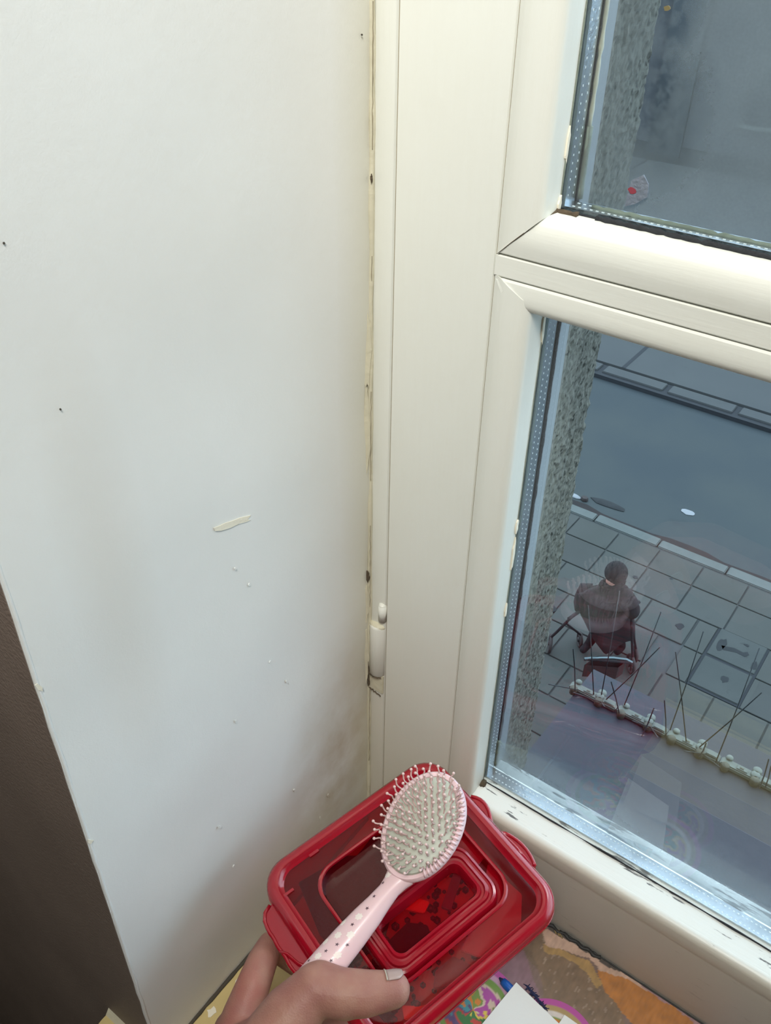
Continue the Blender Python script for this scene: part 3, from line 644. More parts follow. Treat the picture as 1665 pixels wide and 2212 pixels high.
# things lying in the road
def litter(name, px, py, rx, ry, h, m, label, cat, seed, z=G-.108):
    p = on(px, py, 2, z); rg = [[(p.x+a*s, p.y+b_*s, z+hh) for a, b_ in wobbly(0, 0, rx, ry, 12, .15, seed)] for s, hh in ((1, 0), (1.02, h*.5), (.8, h), (.3, h*1.05))]
    return tag(loft(name, rg, M[m], None, True, True), label, cat)
litter('paper_litter', 1485, 1107, .095, .06, .012, 'white', 'small white oval scrap of paper lying on the asphalt of the road', 'litter', 5)
litter('paper_litter', 1240, 1072, .10, .045, .02, 'white', 'white wrapper in the gutter beside the near kerb, close to the pebbledash wall', 'litter', 6)
litter('wet_leaves', 1312, 1089, .27, .075, .015, 'stain', 'dark patch of wet leaves lying against the near kerb', 'leaves', 7)
litter('wet_leaves', 1262, 1080, .06, .05, .05, 'tyre', 'little brown heap of leaves between the white wrapper and the dark patch in the gutter', 'leaves', 8)
# building opposite
fb = empty('opposite_building', (-8, 27, G), 'grey building across the street seen blurred through the fogged upper pane', 'building')
def fpart(n, lo, hi, m):
    o = box(n, lo, hi, M[m], fb); o.matrix_parent_inverse = Matrix.Translation((8, -27, -G)); return o
fpart('wall', (-30, 27, G), (14, 27.5, G+5.5), 'facade'); fpart('plinth', (-30, 26.93, G), (14, 27, G+.5), 'stain')
ga, gb = on(1395, 330, 1, 26.9), on(1545, -40, 1, 26.9)
fpart('dark_backing', (ga.x, 26.88, ga.z), (gb.x, 27.0, gb.z+1), 'spike')  # dark panel added behind the clear blotch of the upper pane to darken it
for k in range(5):
    x = gb.x+1.6+k*3.1; fpart('window', (x, 26.9, G+1.4), (x+1.2, 27.0, G+3.2), 'dglass'); fpart('window_ledge', (x-.1, 26.8, G+1.3), (x+1.3, 27.0, G+1.4), 'kerb')

# ------------------------------------------------------------------ PERSON WITH WALKING FRAME
def skinned(name, joints, edges, m, parent=None, sub=2, root=0):
    me = bpy.data.meshes.new(name); me.from_pydata([j[0] for j in joints], edges, [])
    o = bpy.data.objects.new(name, me); C.objects.link(o)
    md = o.modifiers.new('s', 'SKIN'); md.use_smooth_shade = True; md.branch_smoothing = .6
    for i, j in enumerate(joints):
        r = j[1]; me.skin_vertices[0].data[i].radius = r if isinstance(r, tuple) else (r, r)
        me.skin_vertices[0].data[i].use_root = (i == root)
    ss = o.modifiers.new('u', 'SUBSURF'); ss.levels = sub; ss.render_levels = sub
    dg = bpy.context.evaluated_depsgraph_get(); n = bpy.data.meshes.new_from_object(o.evaluated_get(dg))
    o.modifiers.clear(); old = o.data; o.data = n; bpy.data.meshes.remove(old); n.name = name
    n.materials.clear(); n.materials.append(m)
    for p in n.polygons: p.use_smooth = True
    if parent: o.parent = parent
    return o
F = Vector((-.25, -.97, 0)).normalized(); S = Vector((.80, .60, 0))           # facing the house; S runs across the shoulders
def hp_(px, py, h): return on(px, py, 2, G+h)
foot = Vector((-1.80, 6.85, G))
nk = hp_(1322, 1262, 1.14); hdp = hp_(1330, 1240, 1.27); shc = hp_(1304, 1280, 1.02); wst = hp_(1310, 1322, .72); hem = hp_(1326, 1368, .34)
shl, shr = hp_(1266, 1277, 1.00), hp_(1350, 1290, 1.02); ell_, elr = hp_(1256, 1305, .84), hp_(1366, 1320, .84)
hal, har = hp_(1252, 1324, .80), hp_(1372, 1304, .88); ftl, ftr = hp_(1270, 1398, .05), hp_(1343, 1402, .05)
J = [(wst, .15), (shc, (.19, .15)), (nk, .07), (hdp, .10), (hdp+Vector((0, 0, .07)), .075),
     ((wst*.5+ftl*.5), .075), (ftl+Vector((0, 0, .05)), .05), (ftl+F*.13, .045), ((wst*.5+ftr*.5), .075), (ftr+Vector((0, 0, .05)), .05), (ftr+F*.13, .045),
     (shl, .075), (ell_, .055), (hal, .04), (shr, .075), (elr, .055), (har, .04)]
Ed = [(0, 1), (1, 2), (2, 3), (3, 4), (0, 5), (5, 6), (6, 7), (0, 8), (8, 9), (9, 10), (1, 11), (11, 12), (12, 13), (1, 14), (14, 15), (15, 16)]
per = skinned('person', J, Ed, M['black'])
tag(per, 'person in long black coat and dark hat stooping over a walking frame on the pavement', 'person')
bm = bmesh.new(); add_ball(bm, hdp+Vector((0, 0, .02)), .122, 20, (1, 1, 1.05)); from_bm('knitted_hat', bm, M['hair'], per, True)
bm = bmesh.new(); add_ball(bm, hdp+F*.06-Vector((0, 0, .07)), .055, 10, (1, 1, 1.2)); from_bm('face', bm, M['skin'], per, True)
rings = []
for (c_, a, b_, wob) in ((nk, .085, .08, 0), (nk.lerp(shc, .5), .20, .13, .01), (shc, .255, .175, .02), (shc.lerp(wst, .5), .262, .20, .03), (wst, .25, .21, .04), (wst.lerp(hem, .5), .235, .215, .06), (hem, .22, .22, .10), (hem+Vector((.06, .02, -.12)), .17, .17, .12)):
    rings.append([c_+F*(b_*(1+wob*math.sin(2*PI*k/28*5+c_.z*9))*math.sin(2*PI*k/28))+S*(a*(1+wob*math.sin(2*PI*k/28*4+c_.z*7))*math.cos(2*PI*k/28))+Vector((0, 0, .6*wob*math.sin(2*PI*k/28*3))) for k in range(28)])
loft('coat', rings, M['black'], per, True, False, None, True, 80)
for a, b_, c_ in ((shl, ell_, hal), (shr, elr, har)):
    tube('sleeve', [a+(shc-a)*.35, a, a.lerp(b_, .5)+Vector((0, 0, .01)), b_, b_.lerp(c_, .75)], [.09, .105, .10, .09, .06], M['black'], per, 14)
tube('scarf', [nk+S*(.10*math.cos(a))+F*(.08*math.sin(a))+Vector((0, 0, .02)) for a in [k*PI/6 for k in range(13)]], .035, M['hair'], per, 8)
# walking frame (wheels where they stand on the pavement)
w1 = on(1188, 1392, 2, G+.09); w2 = on(1362, 1436, 2, G+.09)
wf_ = empty('walking_frame', (w1.x, w1.y, G), 'four-wheeled walking frame with a silver basket rail pushed by the person in black', 'walking frame')
WI = Matrix.Translation((-w1.x, -w1.y, -G))
def wpart(o): o.matrix_parent_inverse = WI; return o
def wheel(c, ax, r=.10):
    bm = bmesh.new(); ax = Vector(ax).normalized(); u_ = ax.cross(Vector((0, 0, 1))).normalized(); v_ = ax.cross(u_)
    P = [c+(u_*math.cos(a)+v_*math.sin(a))*r for a in [2*PI*k/20 for k in range(21)]]; add_tube(bm, P, .019, 8, False)
    o = wpart(from_bm('wheel', bm, M['tyre'], wf_, True))
    bm = bmesh.new()
    for k in range(4):
        a = PI/4*k*2/2+.4; d = (u_*math.cos(a*1.0)+v_*math.sin(a*1.0))*r; add_tube(bm, [c-d, c+d], .011, 6)
    add_tube(bm, [c-ax*.025, c+ax*.025], .025, 10); from_bm('spokes', bm, M['tyre'], o, True).matrix_parent_inverse = Matrix()
wheel(Vector((w1.x, w1.y, G+.105)), S+F*.25); wheel(Vector((w2.x, w2.y, G+.105)), S-F*.2)
w3 = Vector((ftl.x-.12, ftl.y+.02, G+.085)); w4 = Vector((ftr.x+.16, ftr.y-.02, G+.085)); wheel(w3, S, .08); wheel(w4, S, .08)
hl, hr = hal+F*.10-S*.02, har+F*.10+S*.02
for a, w, wr in ((hl, w1, w3), (hr, w2, w4)):
    wt = Vector((w.x, w.y, G+.13)); wpart(tube('frame_tube', [a, a+(wt-a)*.7+Vector((0, 0, .05)), wt+Vector((0, 0, .08)), wt], .016, M['black'], wf_, 8))
    wpart(tube('frame_tube', [a+(wt-a)*.25, Vector((wr.x, wr.y, G+.16)), wr], .013, M['black'], wf_, 8)); wpart(tube('handle', [a-F*.13+Vector((0, 0, .01)), a+F*.05], .02, M['black'], wf_, 8))
mid = (hl+hr)/2; mid.z = G+.48
c0 = hp_(1262, 1424, .36); c1 = hp_(1366, 1432, .30)
wpart(tube('basket_rail', [c0, c0-F*.06+(c1-c0)*.25, c0-F*.08+(c1-c0)*.5, c1-F*.06-(c1-c0)*.2, c1], .02, M['steel'], wf_, 8)); wpart(tube('cross_bar', [c0, c1], .014, M['black'], wf_, 8))
p0 = [c0+(c1-c0)*.15, c0+(c1-c0)*.85, c0+(c1-c0)*.85+F*.12, c0+(c1-c0)*.15+F*.12]
wpart(loft('basket', [[p for p in p0], [p-Vector((0, 0, .10)) for p in p0], [p-Vector((0, 0, .18)) for p in p0]], M['redb'], wf_, False, True, None, False))

# ------------------------------------------------------------------ RED STORAGE BOX
R3 = Matrix(((0.9563428694243026, 0.29111800868291776, 0.02566361474508074), (-0.28538494058071223, 0.9491976069413918, -0.13258709841639368), (-0.06295833376952302, 0.11947471697906517, 0.9908390586829616)))
BC = Vector((0.12485913, -0.11731196, 0.16706018))
B4 = Matrix.Translation(BC) @ R3.to_4x4()
sb = empty('storage_box', (0, 0, 0), 'red see-through plastic storage box with clip lid and raised handle in the window corner', 'storage box'); sb.matrix_world = B4
HX, HY, CR = 0.076, 0.0815, 0.022
def ring(ins, z, cx=0.001, cy=-0.002, hx=HX, hy=HY, r=CR): return [(x, y, z) for x, y in rrect(hx-ins, hy-ins, max(.004, r-ins*.7), cx, cy)]
loft('lid_rim', [ring(.0035, -.014), ring(.0005, -.013), ring(0, -.010), ring(.0016, -.0085), ring(.0002, -.0065), ring(.0008, -.003), ring(.003, -.0006), ring(.0055, .0003), ring(.0080, -.0005), ring(.0095, -.003), ring(.0115, -.0042), ring(.0105, -.008), ring(.006, -.012)], M['rim'], sb)
well = dict(cx=-.0005, cy=.0025, hx=.0475, hy=.0540, r=.017)
def wring(ins, z): return ring(ins, z, **well)
def as_ring(n_out, z, ins): return ring(ins, z)
lidp = loft('lid_panel', [ring(.0112, -.0042), ring(.0150, -.0040), ring(.0190, -.0042), wring(-.0030, -.0042), wring(-.0008, -.0046), wring(.0004, -.0070), wring(.0020, -.0125), wring(.006, -.0135)], M['lid'], sb, False, True)
loft('well_ridge', [wring(-.0022, -.0040), wring(-.0012, -.0032), wring(.0002, -.0034), wring(.0006, -.0052)], M['rim'], lidp)
hk = dict(cx=.0190, cy=.0015)
def hr_(hx, hy, z, r): return ring(0, z, hx=hx, hy=hy, r=r, **hk)
hd_ = loft('lid_handle', [hr_(.0262, .0485, -.0135, .013), hr_(.0258, .048, -.0045, .0125), hr_(.0248, .047, -.0025, .0120), hr_(.0232, .0454, -.0020, .0112), hr_(.0225, .0447, -.0036, .0108), hr_(.0212, .0434, -.0036, .010), hr_(.0204, .0426, -.0016, .0095),
                          hr_(.0186, .0408, -.0013, .0088), hr_(.0179, .0401, -.0032, .0085), hr_(.0166, .0388, -.0032, .008), hr_(.0158, .038, -.0014, .0075), hr_(.0140, .0362, -.0018, .0068), hr_(.0128, .0350, -.0045, .006), hr_(.0122, .0344, -.0130, .0055)], M['rim'], sb)
# small tabs on the rim's underside seen as little notches
for (x, y) in ((.069, -.052), (-.050, -.070), (-.063, -.040)):
    o = box('rim_notch', (x-.001, y-.004, -.0045), (x+.001, y+.004, -.0028), M['rim'], sb)
loft('box_body', [ring(.006, -.010), ring(.0075, -.020), ring(.011, -.045), ring(.0145, -.066), ring(.018, -.0705), ring(.024, -.072)], M['body'], sb, False, True)
loft('body_flange', [ring(.0045, -.0165), ring(.0015, -.0165), ring(.0012, -.0185), ring(.0045, -.0188)], M['rim'], sb)
# clips: wavy plates hinged on two sides
def clip_outline(sgn):
    pts = []
    for k in range(25):
        t = k/24; s = -.031+.076*t
        if t < .42: o = .0045+.0085*math.sin(PI*min(1, t/.42)**.8)
        elif t < .50: o = .0055
        else: o = .0055+.0075*math.sin(PI*((t-.50)/.50))**.55
        pts.append((s, (HY-.0065+o+.0005)*sgn-.002))
    return pts + [(.045, (HY-.012)*sgn), (-.031, (HY-.012)*sgn)]
for sgn in (1, -1):
    ol = clip_outline(sgn)
    if sgn < 0: 
        ol = [(-.053, -.0800), (-.0525, -.0860), (-.050, -.0915), (-.0455, -.0945), (-.040, -.0955)]+[(-.036+.0024*k, -.0958+.0003*math.sin(k)) for k in range(14)]+[(-.001, -.0950), (.003, -.0925), (.005, -.0885), (.006, -.0850), (.006, -.0820), (.006, -.0780), (-.053, -.0760)]
    bm = bmesh.new(); vs = [bm.verts.new((x, y, -.0115)) for x, y in ol]; f = bm.faces.new(vs); r = bmesh.ops.extrude_face_region(bm, geom=[f]); bmesh.ops.translate(bm, verts=[v for v in r['geom'] if isinstance(v, bmesh.types.BMVert)], vec=(0, 0, .0035))
    bmesh.ops.bevel(bm, geom=list(bm.edges), offset=.0011, segments=2, affect='EDGES')
    cl = from_bm('clip', bm, M['rim'], sb, True)
    try: cl.data.set_sharp_from_angle(angle=math.radians(50))
    except Exception: pass
    tube('clip_rib', [(x, y-.0010*sgn, -.0078) for x, y in ol[1:24]], .0014, M['rim'], cl, 8)
    ym = sum(y for x, y in ol[10:14])/4; xs_ = [x for x, y in ol[:25]]
    tube('clip_rib', [(xs_[11], ol[11][1], -.0072), (xs_[13], ol[13][1]-.003*sgn, -.0068), (xs_[17], ol[17][1]-.006*sgn, -.0068), (xs_[22], ol[22][1]-.004*sgn, -.0075)], .0011, M['rim'], cl, 8)
# contents seen dimly through the lid: each thing inside stands for itself
def inside(name, outline, z0, z1, m, label, cat, group=None, tilt=(0, 0)):
    o = plate(name, outline, z0, z1, M[m], None, B4 @ Matrix.Rotation(tilt[0], 4, 'X') @ Matrix.Rotation(tilt[1], 4, 'Y'), .0006); return tag(o, label, cat, group)
inside('paper_liner', rrect(.052, .058, .012, 0, 0), -.0690, -.0670, 'liner', 'red paper liner lying on the floor of the red storage box', 'paper liner')
inside('felt_piece', [(-.060, -.058), (-.056, -.020), (-.050, -.012), (-.055, .006), (-.046, .022), (-.030, .030), (-.022, .012), (-.004, .008), (.002, -.020), (.012, -.034), (.010, -.060), (-.020, -.066)], -.026, -.022, 'dcloth', 'large dark felt piece filling the left half of the red box', 'felt piece')
inside('felt_piece', [(.018, -.046), (.050, -.040), (.052, -.062), (.020, -.066)], -.030, -.026, 'dcloth', 'small dark felt offcut under the lid by the thumb', 'felt piece')
inside('felt_piece', [(.014, -.034), (.034, -.030), (.034, -.006), (.022, -.002), (.012, -.012)], -.024, -.021, 'dcloth', 'black rounded felt piece seen inside the lid handle opening', 'felt piece')
inside('mauve_card', [(.016, .060), (.048, .064), (.062, .050), (.062, .012), (.050, .004), (.040, .030)], -.020, -.018, 'mauve', 'mauve card showing under the right corner of the lid', 'card')
inside('mauve_card', [(-.060, .020), (-.030, .062), (.010, .064), (.012, .054), (-.030, .048), (-.048, .020)], -.022, -.020, 'mauve', 'mauve card under the far edge of the lid behind the brush', 'card')
inside('plastic_piece', [(.006, .036), (.012, .038), (.026, .016), (.020, .012)], -.0195, -.0155, 'grey', 'grey violet plastic bar in the upper part of the handle opening', 'plastic piece')
inside('plastic_piece', [(.050, -.002), (.062, .004), (.064, -.016), (.058, -.026), (.050, -.018)], -.020, -.017, 'grey', 'grey violet teardrop piece below the right rim of the lid', 'plastic piece')
inside('plastic_piece', [(-.006, -.004), (.012, .008), (.016, .000), (.002, -.012)], -.020, -.016, 'orange', 'bright orange piece just right of the brush handle inside the box', 'plastic piece')
inside('plastic_piece', [(.052, -.048), (.060, -.038), (.063, -.030), (.066, -.040), (.060, -.052)], -.024, -.021, 'orange', 'curved orange piece near the lower rim of the red box', 'plastic piece')
inside('plastic_piece', [(-.014, .030), (.002, .040), (.006, .030), (-.008, .022)], -.022, -.018, 'orange', 'orange piece under the brush head inside the red box', 'plastic piece')
bm = bmesh.new(); rb = random.Random(5)
for k in range(170):
    x = rb.uniform(.0, .060); y = rb.uniform(-.060, .045)
    if abs(x-.03) < .012 and abs(y) < .02 and rb.random() < .5: continue
    bmesh.ops.create_icosphere(bm, subdivisions=1, radius=rb.uniform(.0014, .0034), matrix=B4 @ Matrix.Translation((x, y, -.036+rb.uniform(0, .014))))
bmesh.ops.recalc_face_normals(bm, faces=bm.faces)
tag(from_bm('beads', bm, M['bead'], None, True), 'loose dark beads heaped inside the red storage box', 'beads', None, 'stuff')

# ------------------------------------------------------------------ HAIR BRUSH
HC = at(912, 1781, .575)                                   # centre of the cushion
ca = cr*.5 + cu*.866; nn_ = (cr*(-.20) + cu*.56 - fwd*.80).normalized()
ax = (cr*.5 + cu*.866 + fwd*.445); ax = (ax - nn_*ax.dot(nn_)).normalized()
sd = ax.cross(nn_).normalized()                             # to the right in the picture
BR = Matrix(((sd.x, ax.x, nn_.x, HC.x), (sd.y, ax.y, nn_.y, HC.y), (sd.z, ax.z, nn_.z, HC.z), (0, 0, 0, 1)))
hb = empty('hair_brush', (0, 0, 0), 'pale pink hair brush with ball-tipped bristles and star print handle above the red box', 'hair brush'); hb.matrix_world = BR
A_, B_ = .0375, .0262                                       # half length, half width of the head
def ell(a, b_, z, n=48, cy=0): 
    return [(b_*math.cos(2*PI*k/n)*(1+.04*math.sin(2*PI*k/n)), cy+a*math.sin(2*PI*k/n), z) for k in range(n)]
head = loft('brush_head', [ell(A_*.55, B_*.55, -.0125), ell(A_*.86, B_*.84, -.0115), ell(A_*.97, B_*.96, -.0085), ell(A_, B_, -.0045), ell(A_*.995, B_*.99, -.0015), ell(A_*.965, B_*.945, .0002), ell(A_*.90, B_*.86, .0), ell(A_*.885, B_*.845, -.0012)], M['pink'], hb, True, False)
cush = loft('cushion', [ell(A_*.89, B_*.85, -.0012), ell(A_*.87, B_*.83, .0006), ell(A_*.75, B_*.70, .0022), ell(A_*.5, B_*.46, .0034), ell(A_*.2, B_*.2, .0039)], M['pad'], hb, False, True)
# fluted lip along the right-hand side
for k in range(23):
    a = math.radians(-50+k*5.2); c_, s_ = math.cos(a), math.sin(a)
    tube('rim_flute', [(B_*.80*c_, A_*.85*s_, .0010), (B_*.91*c_, A_*.93*s_, .0022), (B_*.985*c_, A_*.985*s_, .0002)], .00100, M['pink'], head, 6)
# handle, a lofted grip narrowing at the neck
hp = [(-A_*.93, .0095, .0055), (-A_*1.05, .0078, .0058), (-A_*1.2, .0068, .0062), (-A_*1.45, .0076, .0072), (-A_*1.75, .0092, .0080), (-A_*2.15, .0104, .0088), (-A_*2.6, .0112, .0094), (-A_*3.1, .0116, .0098), (-A_*3.6, .0110, .0095), (-A_*4.0, .0090, .008), (-A_*4.15, .0050, .005)]
def hk_(y): return .27*(y+A_) - .0006 if y > -A_*1.45 else .27*(y+A_) - .0006
def hoff(y):
    s = max(0, -y-A_*1.0); return 0.0 if s == 0 else .02*s
rings = []
for (y, w, t) in hp:
    rings.append([(w*math.cos(2*PI*k/24)+hk_(y), y, -.0060+t*math.sin(2*PI*k/24)+hoff(y)) for k in range(24)])
hdl = loft('handle', rings, M['pink'], hb, True, True, None, True, 70)
def surf(s, y):                                            # top of the handle at sideways s, lengthwise y
    for (a, b_) in zip(hp, hp[1:]):
        if b_[0] <= y <= a[0]:
            f = (a[0]-y)/(a[0]-b_[0]); w = a[1]+(b_[1]-a[1])*f; t = a[2]+(b_[2]-a[2])*f
            q = max(0, 1-(s/w)**2)**.5; cx = hk_(y)
            nz = Vector((s/w**2, 0, q/t)).normalized()
            return Vector((s+cx, y, -.0060+t*q+hoff(y))), nz, w
    return None
def print_mark(name, s, y, r, pts, m, rot):
    q = surf(s, y)
    if not q or abs(s) > q[2]*.86: return
    c_, n_, w = q
    X = Vector((0, 1, 0)).cross(n_).normalized(); Y = n_.cross(X)
    bm = bmesh.new(); vs = []
    for i in range(pts*2):
        rr_ = r if i % 2 == 0 else r*(.38 if m == 'star' else .72); a = rot+PI*i/pts
        d = X*math.cos(a)*rr_+Y*math.sin(a)*rr_
        qq = surf(min(w*.98, max(-w*.98, s+d.x)), y+d.y)
        p_ = qq[0] if qq else c_+d
        vs.append(bm.verts.new(p_+n_*.00012))
    cv = bm.verts.new(c_+n_*.00016)
    for i in range(len(vs)): bm.faces.new((vs[i], vs[(i+1) % len(vs)], cv))
    from_bm(name, bm, M[m], hdl)
stars = [(820, 1896), (848, 1905), (805, 1938), (829, 1935), (793, 1962-2), (768, 1973+0), (716-0, 2012), (761, 1997), (727, 2042-2), (750, 2040), (704, 2054), (715, 2074), (666, 2075), (786, 1897+64)]
BRi = BR.inverted()
def to_sy(px, py):                                          # where that pixel meets the handle's top plane
    o_ = BRi @ CAM; d_ = (BRi.to_3x3() @ (at(px, py, 1)-CAM)); p_ = o_
    z = .002
    for _ in range(4):
        t = (z-o_.z)/d_.z; p_ = o_+d_*t
        q = surf(p_.x-hk_(p_.y), p_.y); z = q[0].z if q else z
    return p_.x-hk_(p_.y), p_.y
for i, (px, py) in enumerate([(801, 1897), (827, 1907), (785, 1939), (808, 1936), (793, 1962), (751, 1973), (761, 1997), (716, 2012), (728, 2040), (750, 2041), (704, 2054), (715, 2075), (667, 2075)]):
    s, y = to_sy(px, py); print_mark('star_print', s, y, .0014, 5, 'star', i*.7)
for i, (px, py) in enumerate([(813, 1913), (792, 1925), (771, 1955), (775, 1980), (741, 1993), (730, 2020), (757, 2019), (703, 2034), (687, 2065), (729, 2063), (838, 1890)]):
    s, y = to_sy(px, py); print_mark('flower_print', s, y, .0026, 7, 'flower', i*.5)
# bristles: each one wavy pin with a ball tip
def bristle_mesh(seed):
    r = random.Random(seed); bm = bmesh.new(); L = .0165; amp = .0008+.0005*r.random(); ph = r.random()*6
    P = [(amp*math.sin(ph+k*1.15)*(k/9)**.5*.8, amp*math.cos(ph*1.3+k*.95)*.6, L*k/9) for k in range(10)]
    add_tube(bm, P, .00052, 6); add_ball(bm, P[-1], .00105, 8)
    bmesh.ops.recalc_face_normals(bm, faces=bm.faces); me = bpy.data.meshes.new('bristle'); bm.to_mesh(me); bm.free(); me.materials.append(M['bris'])
    for p in me.polygons: p.use_smooth = True
    return me
bmz = [bristle_mesh(k) for k in range(8)]
cnt = 0
for i in range(-5, 6):
    for j in range(-9, 10):
        x = i*.0042+(.0021 if j % 2 else 0); y = j*.0040
        rr_ = (x/(B_*.80))**2+(y/(A_*.85))**2
        if rr_ > 1: continue
        o = bpy.data.objects.new('bristle', bmz[cnt % 8]); C.objects.link(o); o.parent = hb; cnt += 1
        z = .0034*(1-rr_*.9)
        d = Vector((x*20-.05+random.uniform(-.05, .05), y*15+.08+random.uniform(-.05, .05), 1)).normalized()
        o.rotation_mode = 'QUATERNION'; o.rotation_quaternion = Vector((0, 0, 1)).rotation_difference(d) @ Matrix.Rotation(random.uniform(0, 6), 3, 'Z').to_quaternion(); o.location = (x, y, z)

# ------------------------------------------------------------------ HAND
def capsules(segs, name, voxel, m, smooth_it=6):
    bm = bmesh.new()
    for (a, ra, b_, rb_) in segs:
        a, b_ = Vector(a), Vector(b_); n = 7
        add_tube(bm, [a+(b_-a)*k/n for k in range(n+1)], [ra+(rb_-ra)*k/n for k in range(n+1)], 18)
        add_ball(bm, a, ra, 18); add_ball(bm, b_, rb_, 18)
    me = bpy.data.meshes.new(name); bm.to_mesh(me); bm.free(); o = bpy.data.objects.new(name, me); C.objects.link(o)
    rm = o.modifiers.new('r', 'REMESH'); rm.mode = 'VOXEL'; rm.voxel_size = voxel
    sm = o.modifiers.new('s', 'SMOOTH'); sm.factor = .5; sm.iterations = smooth_it
    dg = bpy.context.evaluated_depsgraph_get(); nm = bpy.data.meshes.new_from_object(o.evaluated_get(dg))
    o.modifiers.clear(); old = o.data; o.data = nm; bpy.data.meshes.remove(old); nm.name = name; nm.materials.clear(); nm.materials.append(m)
    for p in nm.polygons: p.use_smooth = True
    return o
S_ = []
def chain(pts):
    for a, b_ in zip(pts, pts[1:]): S_.append((a[0], a[1], b_[0], b_[1]))
W0 = at(470, 2470, .50)
# thumb: wrist -> base -> knuckle -> joint -> tip, lying over the handle
chain([(W0, .026), (at(560, 2300, .515), .0225), (at(628, 2195, .522), .0185), (at(680, 2133, .524), .0142), (at(735, 2146, .522), .0143), (at(790, 2146, .522), .0132), (at(848, 2138, .524), .0108)])
chain([(at(690, 2122, .526), .0125), (at(745, 2150, .524), .0140)])
# palm
chain([(W0, .028), (at(520, 2330, .565), .026), (at(520, 2240, .585), .020)])
chain([(at(560, 2300, .53), .022), (at(540, 2270, .575), .020)])
chain([(W0, .028), (at(560, 2420, .60), .026), (at(600, 2330, .64), .020)])
# forefinger rises at the left and curls under the box
chain([(at(505, 2260, .580), .0165), (at(522, 2195, .585), .0135), (at(548, 2125, .592), .0118), (at(566, 2078, .602), .0108), (at(583, 2042, .618), .0094), (at(612, 2062, .655), .0088), (at(640, 2085, .670), .0080)])
# other fingers curl beneath the box
chain([(at(565, 2300, .61), .016), (at(600, 2240, .635), .0122), (at(650, 2170, .668), .0112), (at(690, 2150, .685), .0100), (at(720, 2160, .692), .0088)])
chain([(at(575, 2320, .62), .016), (at(600, 2270, .64), .0118), (at(650, 2200, .668), .0108), (at(700, 2180, .685), .0096), (at(740, 2200, .690), .0084)])
chain([(at(610, 2350, .64), .015), (at(650, 2310, .65), .0105), (at(700, 2250, .672), .0096), (at(745, 2240, .682), .0086), (at(780, 2255, .682), .0075)])
# forearm
chain([(W0, .027), (at(420, 2750, .47), .030), (at(380, 3300, .44), .038)])
hand = capsules(S_, 'person', .0016, M['skin'], 7)
tag(hand, "bare left hand at the bottom with its thumb across the pink brush handle", 'person')
# thumbnail
tc_ = at(852, 2124, .5155); 
def nailplate():
    X = (at(875, 2122, .524)-at(835, 2128, .522)).normalized(); N_ = (cu*.99 + fwd*.05 + cr*.12).normalized(); N_ = (N_-X*N_.dot(X)).normalized(); Y = N_.cross(X)
    c_ = at(854, 2137, .5240); rows = []
    bm = bmesh.new()
    for i in range(9):
        t = -1+2*i/8; r = []
        for k in range(9):
            a = math.radians(-34+68*k/8); hw = (1-.55*max(0, t)**2.5)
            rad = .01115 - .0007*max(0, t)
            r.append(bm.verts.new(c_+X*(t*.0048)+N_*(rad*math.cos(a*hw))+Y*(rad*math.sin(a*hw))))
        rows.append(r)
    for a, b_ in zip(rows, rows[1:]):
        for k in range(8): bm.faces.new((a[k], a[k+1], b_[k+1], b_[k]))
    o = from_bm('thumbnail', bm, M['nail'], hand, True)
    sm = o.modifiers.new('t', 'SOLIDIFY'); sm.thickness = .0008; sm.offset = -1
    P = [c_-X*.0055+N_*(.0113*math.cos(math.radians(a)))+Y*(.0113*math.sin(math.radians(a))) for a in range(-34, 35, 8)]
    tube('nail_stripe', P, .0005, M['nailstripe'], hand, 6)  # pale stripe across the back of the nail
nailplate()

# ------------------------------------------------------------------ PAPERS ON THE SILL
ZP = 0.020
pad_ = box('art_pad', (0.115, -0.150, 0.0002), (0.62, -0.0012, ZP-.0008), M['card'], None, .001)
tag(pad_, 'pad with a brown, purple and orange painting on the sill against the window frame', 'art pad')
def inpoly(x, y, P):
    c_ = False; j = len(P)-1
    for i in range(len(P)):
        if (P[i][1] > y) != (P[j][1] > y) and x < (P[j][0]-P[i][0])*(y-P[i][1])/(P[j][1]-P[i][1])+P[i][0]: c_ = not c_
        j = i
    return c_
def proj(p):
    d = p-CAM; z = d.dot(fwd); return 832.5+FPX*d.dot(cr)/z, 1106-FPX*d.dot(cu)/z
def lin(c_): return tuple(((v/255)/12.92 if v < 11 else ((v/255+.055)/1.055)**2.4) for v in c_)
